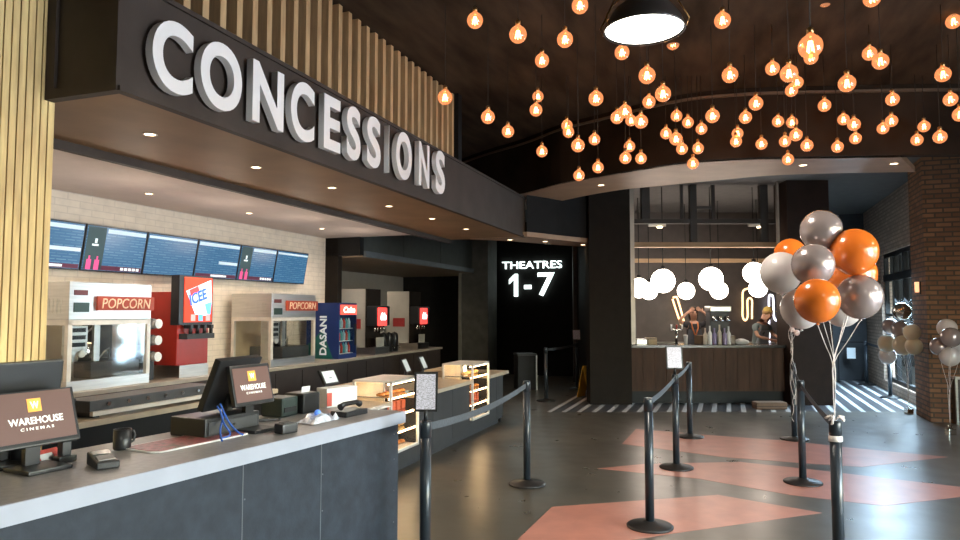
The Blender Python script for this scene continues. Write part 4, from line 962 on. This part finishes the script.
# curling ribbons hanging round the post under the white balloons
t = thing('curled_ribbons', 'long curled white ribbons hanging down the post behind the large balloon cluster', 'ribbons', (gD2.x, gD2.y, 0))
random.seed(5)
for k in range(3):
    z = 1.72 - .12 * k; ph = random.uniform(0, 6); pts = []
    while z > .2 + .15 * k:
        pts.append((-.03 + .03 * math.sin(z * 5 + ph) + random.uniform(-.02, .02), -.07 + random.uniform(-.015, .015), z)); z -= random.uniform(.05, .11)
    MB().tube(smooth_path([Vector(p) for p in pts], 3), .0028, 4).build('ribbon', M_rib, t)
mb = MB(); mb.sph((.03, -.08, 1.38), .04, 10, 6, (1, .6, 1)); mb.sph((-.03, -.08, 1.42), .035, 10, 6, (1, .6, 1)); mb.build('bow', mat('pink_bow', (.7, .5, .48), .4), t)

# ------------------------------------------------------------------ bin, wet floor sign, podium, far things
P = onz(957, 423, 0); t = thing('trash_bin', 'upright metal bin cut off by the right edge before the brick pier', 'bin', (P.x + .12, P.y, 0), R(-8))
MB().box(-.2, .2, -.2, .2, .02, .66, bev=.01).build('body', mat('bin_dark_panel', (.09, .07, .055), .4), t)
mb = MB()
for x in (-.2, .2):
    for y in (-.2, .2): mb.box(x - .015, x + .015, y - .015, y + .015, 0, .7)
mb.box(-.215, .215, -.215, .215, .66, .69); mb.build('frame', M_steel, t)
P = onz(587, 397, 0); t = thing('wet_floor_sign', 'yellow folding wet floor sign beside the dark pillar', 'floor sign', (P.x, P.y, 0), R(50))
for sg_ in (-1, 1):
    Mx = Matrix.Translation((0, sg_ * .14, 0)) @ Matrix.Rotation(R(sg_ * 13), 4, 'X')
    mb = MB(); mb.box(-.14, .14, -.008, .008, 0.0, .62, M=Mx, bev=.003); mb.build('panel', M_yel, t)
P = onz(525, 389, 0); t = thing('trash_bin', 'dark square bin with metal edge in front of the theatres wall', 'bin', (P.x, P.y, 0), R(10))
MB().box(-.2, .2, -.2, .2, 0, .72, bev=.01).build('body', M_blk, t); MB().box(-.21, .21, -.21, .21, .72, .76).build('lid', M_plast2, t); MB().box(.19, .215, -.215, -.195, 0, .72).build('edge_strip', M_steel, t)
P = onz(508, 372, 0); t = thing('ledge_table', 'narrow dark table with pale top by the theatres wall', 'table', (P.x, P.y, 0), RM.a - PI / 2)
MB().box(-.15, .15, -.12, .12, .7, .74).build('tabletop', M_steelL, t); MB().cyl((0, 0, .02), (0, 0, .7), .03).build('pedestal', M_blk, t); MB().cyl((0, 0, 0), (0, 0, .02), .15).build('base', M_blk, t)
P = WL.hit(493, 307, 0); t = thing('fire_alarm', 'small red alarm box on the dark wall left of the theatres sign', 'alarm', WL.w(P.x, -.0, P.z), WL.a)
MB().box(-.05, .05, -.05, 0, -.07, .07, bev=.008).build('casing', mat('alarm_red', (.3, .02, .02), .4), t); MB().box(-.03, .03, -.053, -.051, 0, .04).build('label_plate', M_white, t)

# ------------------------------------------------------------------ bar
t = thing('bar_counter', 'dark wood bar counter under the white globe lamps', 'counter', (0, 0, 0), 0)
mb = MB(); mb.box(2.71, 5.48, yb + .15, yb + .75, .22, 1.0)
for k in range(13): mb.box(2.72 + k * .2125, 2.735 + k * .2125, yb + .14, yb + .15, .26, .96)
mb.build('front_panel', M_wood_d, t); MB().box(2.71, 5.48, yb + .22, yb + .7, 0, .22).build('kick_base', M_blk, t)
MB().box(2.71, 5.48, yb + .06, yb + .8, 1.0, 1.05, bev=.004).build('bar_top', mat('bar_top_black', (.02, .018, .018), .2), t)
t = thing('back_bar', 'long dark cabinet along the bar back wall below the neon shapes', 'cabinet', (0, 0, 0))
MB().box(2.6, 7.2, 15.75, 16.25, 0, .9).build('cabinet', M_blk, t); MB().box(2.6, 7.2, 15.7, 16.25, .9, .94).build('worktop', M_steel, t)
# globe lamps
for px, py, Y, r, lab in [(663, 281, 12.95, .222, 'large white globe lamp, left of the two biggest over the bar'), (711, 279, 12.95, .222, 'large white globe lamp over the middle of the bar'), (754, 273, 12.95, .2, 'white globe lamp at the left edge of the balloon cluster, upper one'),
                          (686, 291, 15.0, .185, 'smaller white globe lamp behind the person with raised arms'), (719, 290.5, 14.6, .185, 'smaller white globe lamp partly hidden behind the middle one'), (758, 288.5, 14.4, .185, 'white globe lamp at the left edge of the balloon cluster, lower one'),
                          (639, 288, 14.2, .205, 'white globe lamp farthest left, cut by the pillar trim'), (649, 291, 14.8, .185, 'white globe lamp second from the left over the bar')]:
    c = at(px, py, Y)
    t = thing('globe_lamp', lab, 'lamp', c, 0, 'white globe lamps over the bar')
    MB().sph((0, 0, 0), r, 32, 20).build('globe', M_globe, t); MB().cyl((0, 0, r - .01), (0, 0, r + .06), .04).build('cap', M_blk, t)
    MB().cyl((0, 0, r + .06), (0, 0, 4.02 - c.z), .008, n=6).build('stem', M_blk, t)
# neon
def neon(name, lab, pts, m, closed=False):
    Y = 16.2; P = [at(x, y, Y) for x, y in pts]
    t = thing(name, lab, 'neon sign', P[0], 0, None)
    MB().tube(smooth_path([p - P[0] for p in P], 3), .022, 8).build('tube', m, t)
    mb = MB()
    for p in (P[1], P[-2]): mb.cyl(p - P[0] + Vector((0, .02, 0)), p - P[0] + Vector((0, .11, 0)), .012, n=8)
    mb.build('bracket', M_plast, t)
neon('neon_tube', 'slanted narrow warm neon loop on the wall left of the person with raised arms', [(672.5, 299), (676, 310), (681, 324), (684, 325), (683, 318), (677.5, 299), (676, 297), (673, 297.5)], M_neonw)
neon('neon_tube', 'warm neon tube bent like a hooked U, left of the capped person', [(748.5, 288.3), (744, 290), (742.6, 294), (742.6, 305), (742.6, 316), (745, 320.5), (747.6, 317), (747.5, 308), (747.5, 300.5), (749.7, 298), (752, 300.5), (752, 310), (752, 319)], M_neonw)
neon('neon_tube', 'tall white neon tube with hooked top, right of the capped person', [(769.4, 344), (769.2, 330), (769, 312), (769, 297), (771, 295), (773, 297), (773.6, 308), (774, 317), (776.3, 320.5), (778.7, 317)], M_neonb)
# espresso station, bottles, boxes on the bar
bx = lambda px: at(px, 346, yb + .45).x
t = thing('espresso_machine', 'large steel coffee machine stacked with bottles on the bar', 'coffee machine', (bx(717), yb + .5, 1.05))
MB().box(-.34, .3, -.18, .2, .0, .16, bev=.01).build('base', mat('bronze_drip_base', (.14, .09, .05), .4), t)
MB().box(-.12, .24, -.05, .2, .16, .66, bev=.02).build('body', M_plast2, t)
MB().box(-.14, .26, -.12, .2, .6, .7, bev=.02).build('hood', M_steel, t)
mb = MB()
for x in (-.06, .06, .18): mb = MB(); mb.cyl((x, -.1, .42), (x, -.1, .52), .03); mb.cyl((x, -.22, .44), (x, -.1, .46), .012); mb.build('group_head', M_chrome, t)
random.seed(11)
bm_ = [mat('bottle_cream', (.6, .55, .45), .3), mat('bottle_violet', (.3, .25, .45), .2), mat('bottle_amber', (.35, .15, .04), .2), M_white]
bn = ['cream', 'violet', 'amber', 'white']
for k, (px, hh, ci) in enumerate([(702, .3, 0), (706.5, .34, 3), (711, .3, 1), (716, .36, 0), (721, .3, 1), (725, .33, 3)]):
    o = MB().lathe([(.001, 0), (.036, 0), (.038, .01), (.038, hh * .6), (.014, hh * .75), (.014, hh - .01), (.016, hh)], 12).build('syrup_bottle', bm_[ci])
    o.location = (bx(px), yb + .25, 1.05)
    tag(o, '%s syrup bottle in front of the coffee machine, %s' % (bn[ci], ['first from the left', 'second from the left', 'third from the left', 'third from the right', 'second from the right', 'rightmost'][k]), 'bottle', 'syrup bottles before the coffee machine')
for px, w_, hh, m, lab, nm, cat in [(650, .2, .12, mat('tan_crate', (.45, .33, .2), .6), 'small tan box on the left part of the bar', 'small_box', 'box'), (641, .22, .1, M_steel, 'low steel tray stack at the left end of the bar', 'tray_stack', 'trays'), (685, .08, .17, M_papw, 'white paper cup stack left of the person with raised arms', 'cup_stack', 'cups'),
                                    (740, .25, .12, M_papw, 'crumpled white cloth on the bar right of the coffee machine', 'bar_cloth', 'cloth'), (780, .08, .16, mat('jar_dark', (.12, .08, .05), .3), 'small dark jar at the right end of the bar', 'jar', 'jar')]:
    t = thing(nm, lab, cat, (bx(px), yb + .4, 1.05))
    if nm == 'bar_cloth': MB().sph((0, 0, .05), .1, 14, 8, (1.2, .8, .55)).sph((.08, .02, .04), .07, 12, 8, (1.2, .8, .6)).build('folds', m, t)
    elif nm in ('cup_stack', 'jar'): MB().lathe([(.001, 0), (w_ * .38, 0), (w_ * .5, hh * .9), (w_ * .53, hh * .92), (w_ * .5, hh), (.001, hh)], 14).build('body', m, t)
    else: MB().box(-w_ / 2, w_ / 2, -.08, .08, 0, hh, bev=.008).build('body', m, t); MB().box(-w_ / 2 - .005, w_ / 2 + .005, -.085, .085, hh * .8, hh * .9).build('rim', M_plast2, t)
t = thing('tap_tower', 'red and white drink tap tower on the bar left of the person with raised arms', 'tap tower', (bx(675), yb + .35, 1.05))
MB().cyl((0, 0, 0), (0, 0, .26), .025).build('column', M_chrome, t); MB().cyl((-.12, 0, .26), (.12, 0, .26), .02).build('crossbar', M_chrome, t)
for x in (-.1, 0, .1): MB().cyl((x, -.02, .28), (x, -.03, .36), .012, .018).build('tap_handle', M_red if x == 0 else M_white, t)
P = onz(772, 410, 0); t = thing('floor_cushion', 'low brown rolled mat lying on the floor at the foot of the bar', 'floor mat', (P.x, P.y + .1, 0))
MB().box(-.26, .26, -.12, .12, 0.003, .13, bev=.04).build('padding', mat('brown_cushion', (.2, .13, .09), .8), t); MB().box(-.262, .262, -.123, .123, .06, .066).build('seam', M_blk, t)
# bar ceiling lights
for px, py in ((657, 227), (757, 225.5)):
    c = at(px, py, 12.77)
    t = thing('bar_spot_bar', 'small twin lit fixture on the black truss over the bar, ' + ('left one' if px < 700 else 'right one'), 'lamp', (c.x, 12.77, 3.28), 0, 'truss fixtures over the bar')
    MB().box(-.16, .16, -.03, .03, -.05, -.001).build('housing', M_steelL, t); MB().cyl((.05, 0, -.075), (.05, 0, -.05), .05).build('lens', M_down, t)

# ------------------------------------------------------------------ people
def skinmesh(name, verts, edges, mats, parent, root=0, sub=2):
    me = bpy.data.meshes.new(name); me.from_pydata([v[:3] for v in verts], edges, []); me.update()
    o = bpy.data.objects.new(name, me); COL.objects.link(o)
    mo = o.modifiers.new('skin', 'SKIN'); mo.use_smooth_shade = True
    for i, v in enumerate(verts):
        sv = me.skin_vertices[0].data[i]; r = v[3]; sv.radius = r if isinstance(r, tuple) else (r, r); sv.use_root = (i == root)
    ss = o.modifiers.new('sub', 'SUBSURF'); ss.levels = sub; ss.render_levels = sub
    dg = bpy.context.evaluated_depsgraph_get(); m2 = bpy.data.meshes.new_from_object(o.evaluated_get(dg))
    bpy.data.objects.remove(o)
    for p in m2.polygons: p.use_smooth = True
    m2.materials.clear(); m2.materials.append(mats); m2.name = name
    r = bpy.data.objects.new(name, m2); COL.objects.link(r); r.parent = parent; return r
def person(lab, loc, rz, pose, shirt, trousers, hair, cap=None, lanyard=None, apron=None):
    t = thing('person', lab, 'person', loc, rz)
    V = []; Ed = []
    def add(p, r, par=None):
        V.append((*p, r)); 
        if par is not None: Ed.append((par, len(V) - 1))
        return len(V) - 1
    ln = pose.get('lean', (0, 0))
    def sh(p):   # lean grows with height above the hips
        k = max(0, (p[2] - .92)) / .7; return (p[0] + ln[0] * k, p[1] + ln[1] * k, p[2] - pose.get('drop', 0) * k)
    pel = add((0, 0, .93), (.155, .105)); wa = add(sh((0, 0, 1.08)), (.125, .09), pel); ch = add(sh((0, 0, 1.27)), (.15, .105), wa)
    up = add(sh((0, 0, 1.39)), (.10, .08), ch); nk = add(sh((0, 0, 1.46)), .046, up)
    hc = pose.get('head', (0, -.02)); h0 = sh((hc[0] * .5, hc[1] * .5, 1.53)); h1 = sh((hc[0], hc[1], 1.61)); h2 = sh((hc[0], hc[1] + .01, 1.68))
    a = add(h0, (.07, .075), nk); b_ = add(h1, (.092, .108), a); c = add(h2, (.075, .09), b_)
    nose = add((h1[0], h1[1] - .1, h1[2] - .01), .012, b_)
    arms = []
    for sd in (-1, 1):
        s_ = sh((sd * .18, 0, 1.39)); el, wr, hd = pose['arm'][0 if sd < 0 else 1]
        s1 = add(s_, .048, up); e1 = add(el, .034, s1); w1 = add(wr, .024, e1); arms.append((s_, el, wr))
        d = (Vector(hd) - Vector(wr)).normalized(); side = d.cross(Vector((0, 1, .2))).normalized()
        pm = add(Vector(wr) + d * .06, (.034, .018), w1)
        for k, (o, ln_) in enumerate(((-.028, .065), (-.01, .08), (.01, .075), (.028, .058))):
            f1 = add(Vector(wr) + d * .1 + side * o, .010, pm); f2 = add(Vector(wr) + d * (.1 + ln_ * .6) + side * o * 1.1 + Vector((0, -.01, 0)), .009, f1); add(Vector(wr) + d * (.1 + ln_) + side * o * 1.1 + Vector((0, -.025, 0)), .008, f2)
        th = add(Vector(wr) + d * .05 + side * -.045, .011, pm); add(Vector(wr) + d * .085 + side * -.055, .009, th)
    legs = []
    for sd in (-1, 1):
        hp = add((sd * .09, 0, .86), .088, pel); kn = add((sd * .1, -.01, .48), .058, hp); an = add((sd * .1, .02, .09), .036, kn); ft = add((sd * .11, -.12, .035), .035, an)
    skinmesh('body', V, Ed, M_skin, t)
    # clothes
    V = []; Ed = []
    p0 = add((0, 0, .9), (.17, .12)); w_ = add(sh((0, 0, 1.08)), (.14, .105), p0); c_ = add(sh((0, 0, 1.27)), (.165, .12), w_); u_ = add(sh((0, 0, 1.395)), (.11, .092), c_); n_ = add(sh((0, 0, 1.45)), (.068, .068), u_)
    for sd, (s_, el, wr) in zip((-1, 1), arms):
        s1 = add(s_, .064, u_); m_ = add(Vector(s_).lerp(Vector(el), .6), .052, s1)
    skinmesh('shirt', V, Ed, shirt, t)
    V = []; Ed = []
    p0 = add((0, 0, .95), (.165, .115))
    for sd in (-1, 1): hp = add((sd * .09, 0, .84), .1, p0); kn = add((sd * .1, -.01, .48), .07, hp); add((sd * .1, .015, .12), .052, kn)
    skinmesh('trousers', V, Ed, trousers, t)
    mb = MB(); mb.sph((0, 0, 0), 1, 16, 10, M=Matrix.Translation((h2[0], h2[1] + .02, h2[2] - .005)) @ Matrix.Diagonal((.092, .108, .085, 1)))
    if hair == 'long': mb.sph((0, 0, 0), 1, 12, 8, M=Matrix.Translation((h1[0], h1[1] + .06, h1[2] - .03)) @ Matrix.Diagonal((.1, .07, .14, 1)))
    mb.build('hair', M_hair1 if not cap else mat('sandy_hair', (.35, .2, .07), .6), t)
    for sd in (-1, 1):
        MB().sph((h1[0] + sd * .03, h1[1] - .083, h1[2] + .02), .011, 8, 6).build('eye', M_blk, t); MB().sph((h1[0] + sd * .078, h1[1] + .01, h1[2]), .02, 8, 6, (.5, 1, 1.4)).build('ear', M_skin, t)
    MB().sph((h1[0], h1[1] - .083, h1[2] - .045), .02, 8, 5, (1, .4, .3)).build('mouth', mat('lips', (.4, .12, .1), .5), t)
    if cap:
        mb = MB(); mb.lathe([(.088, 0), (.09, .03), (.075, .075), (.03, .1), (.001, .105)], 16, M=Matrix.Translation((h2[0], h2[1] + .01, h2[2] + .0)))
        mb.box(-.06, .06, -.17, -.07, .0, .012, M=Matrix.Translation((h2[0], h2[1], h2[2]))); mb.build('cap', cap, t)
    if lanyard:
        mb = MB(); y = -.135; o = sh((0, y, 1.2))
        for sd in (-1, 1): mb.tube([sh((sd * .06, -.1, 1.43)), sh((sd * .055, y - .02, 1.33)), sh((0, y - .02, 1.16))], .014, 6)
        mb.build('lanyard', lanyard, t)
    if apron:
        mb = MB(); pts = [(-.12, 1.3), (.12, 1.3), (.17, 1.0), (.17, .6), (-.17, .6), (-.17, 1.0)]
        vs = []
        for j in (0, 1):
            ring = []
            for x, z in pts: p = sh((x, -.15 - (.012 if j else 0) + abs(x) * .35, z)); ring.append(mb.bm.verts.new(p))
            vs.append(ring); mb.bm.faces.new(ring if j else ring[::-1])
        for k in range(6): mb.bm.faces.new((vs[0][k], vs[0][(k + 1) % 6], vs[1][(k + 1) % 6], vs[1][k]))
        mb.build('apron', apron, t)
    return t
yp = 13.75
person('person behind the bar in dark top and orange lanyard, both arms raised to the head', (at(693.5, 320, yp).x, yp, 0), R(-5),
       {'arm': [((-.3, -.12, 1.47), (-.16, -.16, 1.62), (-.07, -.14, 1.68)), ((.31, -.1, 1.50), (.17, -.15, 1.63), (.08, -.13, 1.69))], 'head': (0, -.03)},
       mat('black_cotton', (.03, .03, .035), .8), mat('dark_denim', (.03, .035, .05), .8), 'long', None, mat('orange_strap', (.75, .25, .08), .6), mat('grey_apron', (.09, .1, .12), .8))
person('person behind the bar in teal-grey shirt and yellow cap, bending right', (at(756, 320, yp - .1).x, yp - .1, 0), R(25),
       {'arm': [((-.2, -.22, 1.17), (-.02, -.42, 1.1), (.06, -.5, 1.08)), ((.26, -.18, 1.2), (.2, -.42, 1.12), (.18, -.52, 1.09))], 'lean': (.03, -.16), 'drop': .03, 'head': (.02, -.1)},
       mat('teal_grey_cotton', (.16, .2, .2), .8), mat('dark_denim', (.03, .035, .05), .8), 'short', mat('yellow_cap', (.55, .38, .08), .7), None, mat('pale_apron', (.4, .45, .5), .8))

# ------------------------------------------------------------------ hanging bulbs
bulbs = [(475,21,16.5),(518,35,18),(580,6,17),(565,40,16.5),(542,61,14.5),(445,98,15),(538,97,11),(488,117.5,14),(508,132,12.5),(536,110.5,13),(596,99,15),(542,152,11),(567,126,9.5),(568.5,132.5,11.5),(578,146,13.5),(594.5,140,11.5),(579,176,10),(598,168,9.5),(617,118,13),(625,112,13.5),(631,121,11),(641,122,14),(649,102.5,13),(663,94.5,16),(676.5,116.5,11.5),(688,123,10),(629.5,147,9.5),(625.5,158.5,12),(641,159,10.5),(666,134,11),(676,139.5,13),(682,149.5,11.5),(698,149,9.5),(693,164,8.8),(647,76,17),(622,53,15),(673,44,13),
         (712.5,116.5,14),(701.5,129.5,11),(756,104,14),(745.5,118,12.5),(737.5,134,9),(736,142,11.5),(761.5,144.5,11),(778,122,11.5),(792,123,11),(796,135.5,12.5),(785,142,10),(807,146,12),(788,160,9.5),(824.5,106,12.5),(843.5,120,11),(854,125,12.5),(855.5,139,11),(837.5,147.5,11.5),(892.5,100,13),(891.5,121.5,12),(883,129,10),
         (722.5,21,16.5),(730,75.5,16),(772.5,69,14),(789,74,17.5),(797,83,12.5),(791.5,91,12.5),(810.5,47,24),(811,58,14),(825,0,15),(872,-1,17),(953.5,22,14.5),(869.5,54,14),(880.5,62,16),(943,75,15),(847,84,17),(924,127,11),(917,140.5,11.5),(940,137.5,13),(950.5,100,13.5),(960,115,14)]
special = {5: 'amber globe bulb hanging in front of the upper slats right of the sign', 64: 'largest amber globe bulb hanging nearest the camera at upper right', 16: 'lowest amber globe bulb, just above the left part of the curved band', 49: 'amber globe bulb hanging just before the curved band above the pillar',
           33: 'small amber globe bulb overlapping the curved band above the bar opening', 0: 'amber globe bulb hanging highest above the right end of the slats', 35: 'amber globe bulb half hidden under the left rim of the big dome lamp', 36: 'amber globe bulb half hidden under the right rim of the big dome lamp',
           34: 'amber globe bulb hanging just below the big dome lamp', 2: 'amber globe bulb cut off by the top edge left of the big dome lamp', 68: 'amber globe bulb hanging alone at the upper right corner', 1: 'amber globe bulb second from the left in the top row', 58: 'amber globe bulb hanging alone right of the big dome lamp'}
proto = None
BR = .068
for i, (px, py, wpx) in enumerate(bulbs):
    Y = min(690 * 2 * BR / wpx, 8.2)
    Y *= 1.0
    c = at(px, py - .5, Y)
    if proto is None:
        t = thing('hanging_bulb', '', 'lamp'); proto = t
        prof = [(.001, -BR)] + [(BR * math.sin(a), -BR * math.cos(a)) for a in [R(q) for q in (15, 30, 45, 60, 75, 90, 105, 120, 135, 150)]] + [(.02, BR * 1.05), (.018, BR * 1.15)]
        MB().lathe(prof, 20).build('glass_globe', M_bulb, t)
        mb = MB(); mb.lathe([(.001, BR * 1.1), (.02, BR * 1.1), (.02, BR * 1.55), (.008, BR * 1.7), (.001, BR * 1.7)], 12); mb.build('socket', M_brass, t)
        mb = MB()
        for k in range(4):
            a = k * PI / 2; mb.tube([(.008 * math.cos(a), .008 * math.sin(a), .03), (.02 * math.cos(a), .02 * math.sin(a), -.03), (.008 * math.cos(a + .8), .008 * math.sin(a + .8), .03)], .006, 5)
        mb.build('filament', M_fil, t)
        mb = MB(); mb.cyl((0, 0, 0), (0, 0, 1), .0035, n=6); cc = mb.build('cord', mat('black_cord', (.03, .022, .015), .7), t)
        cc.location = (0, 0, BR * 1.7)
    else: t = copy_tree(proto)
    t.location = c
    for ch in t.children:
        if ch.name.startswith('cord'): ch.scale = (1, 1, 4.5 - c.z - BR * 1.7)
    t['label'] = special.get(i, 'amber globe bulb hanging on a dark cord among the many under the dark ceiling'); t['group'] = 'amber globe bulbs hanging from the ceiling'; t['category'] = 'lamp'

# big dome pendant
c = at(644, 31, 4.45)
t = thing('dome_pendant', 'big black industrial dome lamp with bright white underside', 'lamp', c, 0)
rd = .258
mb = MB(); mb.lathe([(rd, 0), (rd + .008, 0), (rd + .006, .015), (rd * .93, .07), (rd * .75, .14), (rd * .45, .2), (.08, .23), (.07, .3), (.001, .31), (.001, .29), (.06, .28), (.07, .215), (rd * .44, .185), (rd * .73, .125), (rd * .91, .06), (rd, 0)], 40); mb.build('dome_shade', mat('dome_enamel', (.035, .03, .028), .35, coat=.3), t)
MB().lathe([(.001, .012), (rd - .006, .012), (rd - .006, .016), (.001, .016)], 40).build('diffuser', M_dome, t)
mb = MB()
for a in (R(20), R(160), R(-20 + 360), R(200)):
    mb.tube([((rd + .01) * math.cos(a), (rd + .01) * math.sin(a), 0), ((rd + .03) * math.cos(a), (rd + .03) * math.sin(a), .05), (rd * .8 * math.cos(a), rd * .8 * math.sin(a), .2), (.06 * math.cos(a), .06 * math.sin(a), .31)], .005, 6)
mb.build('guard_wire', M_brass, t)
MB().cyl((0, 0, .31), (0, 0, 4.5 - c.z), .012, n=8).build('stem', M_blk, t)
t_dome = t; c_dome = c

# ------------------------------------------------------------------ downlights
def downlight(P, r, lab, group, m=M_down):
    t = thing('downlight', lab, 'downlight', P, 0, group)
    MB().lathe([(r * .75, -.001), (r, -.001), (r, -.006), (r * .75, -.006), (r * .75, -.001)], 20).build('trim_ring', M_steelL, t)
    MB().lathe([(.001, -.001), (r * .74, -.001), (r * .74, -.004), (.001, -.004)], 20).build('lens', m, t)
    return t
def spot(P, e, ang=120, col=(1, .72, .45), r=.05, blend=.6, d=(0, 0, -1)):
    l = bpy.data.lights.new('lamp', 'SPOT'); l.energy = e; l.spot_size = R(ang); l.spot_blend = blend; l.color = col; l.shadow_soft_size = r
    o = bpy.data.objects.new('lamp', l); COL.objects.link(o); o.location = P; o.rotation_euler = Vector(d).to_track_quat('-Z', 'Y').to_euler(); return o
def pt(P, e, col):
    l = bpy.data.lights.new('lamp', 'POINT'); l.energy = e; l.color = col; l.shadow_soft_size = .2
    o = bpy.data.objects.new('lamp', l); COL.objects.link(o); o.location = P; return o
def area(P, d, sx, sy, e, col=(1, 1, 1)):
    l = bpy.data.lights.new('lamp', 'AREA'); l.shape = 'RECTANGLE'; l.size = sx; l.size_y = sy; l.energy = e; l.color = col
    o = bpy.data.objects.new('lamp', l); COL.objects.link(o); o.location = P; o.rotation_euler = Vector(d).to_track_quat('-Z', 'Z').to_euler(); return o
ords = ['first', 'second', 'third', 'fourth', 'fifth', 'sixth']
for k, (px, py) in enumerate([(150, 134), (256, 167), (332, 187.5), (389, 206), (432, 218.5), (466, 229)]):
    P = onz(px, py, 2.905); downlight(P, .05, 'small recessed downlight under the sign soffit, %s from the left' % ords[k], 'downlights under the sign soffit'); spot(P - Vector((0, 0, .02)), 22, 110)
for k, (px, py) in enumerate([(149, 193.5), (249, 213), (322, 228.5)]):
    P = onz(px, py, 2.93); P = onz(px, py, 2.93); downlight(P, .05, 'recessed downlight in the pale kitchen ceiling, %s from the left' % ords[k], 'downlights in the kitchen ceiling')
for s_, t_ in ((.8, 2.3), (2.2, 2.2), (3.6, 2.3), (5.0, 2.2), (6.6, 2.3)): spot(RM.w(s_, t_, 2.9), 60, 165, (1, .82, .66), .12); pt(RM.w(s_, t_, 2.35), 8, (1, .84, .68))  # bare point lamps added in mid-air, standing in for light bounced onto the ceiling
for k, (px, py) in enumerate([(537, 197.5), (601, 185), (803, 165), (894, 163.5)]):
    P = onz(px, py, 3.6); downlight(P, .06, 'recessed downlight in the curved band, ' + ['at its left end by the fascia', 'left of the bar opening', 'above the dark pillar', 'beside the brick pier'][k], 'downlights in the curved band'); spot(P - Vector((0, 0, .02)), 22, 100)
for k, (px, py) in enumerate([(510, 239.6), (545, 241.3), (583, 244.6)]):
    P = onz(px, py, 2.9); downlight(P, .06, 'recessed downlight in the low strip above the theatres sign, ' + ['left one', 'middle one', 'right one'][k], 'downlights above the theatres sign'); spot(P - Vector((0, 0, .02)), 12, 100)
c = c_dome; P = c + Vector((0, 0, -.01)); spot(P, 300, 150, (1, .93, .8), .25)
dome = t_dome
for x_, y_ in ((-1.2, -.6), (2.6, .2), (5.6, 3.4)):  # unseen dome lamps added to brighten the counters and the sign front
    t = copy_tree(dome); t.location = (x_, y_, c.z); t['label'] = 'big black industrial dome lamp added out of the picture to brighten the room'; t['group'] = 'added dome lamps out of the picture'; spot((x_, y_, c.z - .01), 300, 150, (1, .93, .8), .25)
# niche lights
spot(RM.w(9, 3.6, 2.58), 45, 150, (1, .8, .6), .1); spot(RM.w(12, 3.9, 2.58), 25, 150, (1, .8, .6), .1)
# kitchen ceiling: the added point lamps; daylight: area lamps put outside the windows
area(RM.w(12.2, -6.62, 1.6), RM.v + Vector((0, 0, -.8)), 3.2, 2.5, 750, (.55, .78, 1.0))
area(RM.w(0, tt - .3, 1.7), RM.v, 8.8, 2.5, 1750, (.94, .94, .98))  # broad fill lamp added outside the unseen windows behind the camera

w = bpy.data.worlds.new('world'); sc.world = w; w.use_nodes = True
bg = w.node_tree.nodes['Background']; sky = w.node_tree.nodes.new('ShaderNodeTexSky'); sky.sky_type = 'NISHITA'; sky.sun_elevation = R(35); sky.sun_disc = False; sky.air_density = 1.5
struct('ground', MB().box(-12, 25, -40, -10.02, -.12, -.02), mat('outdoor_paving', (.5, .5, .5), .8))
w.node_tree.links.new(sky.outputs[0], bg.inputs[0]); bg.inputs[1].default_value = 3.0
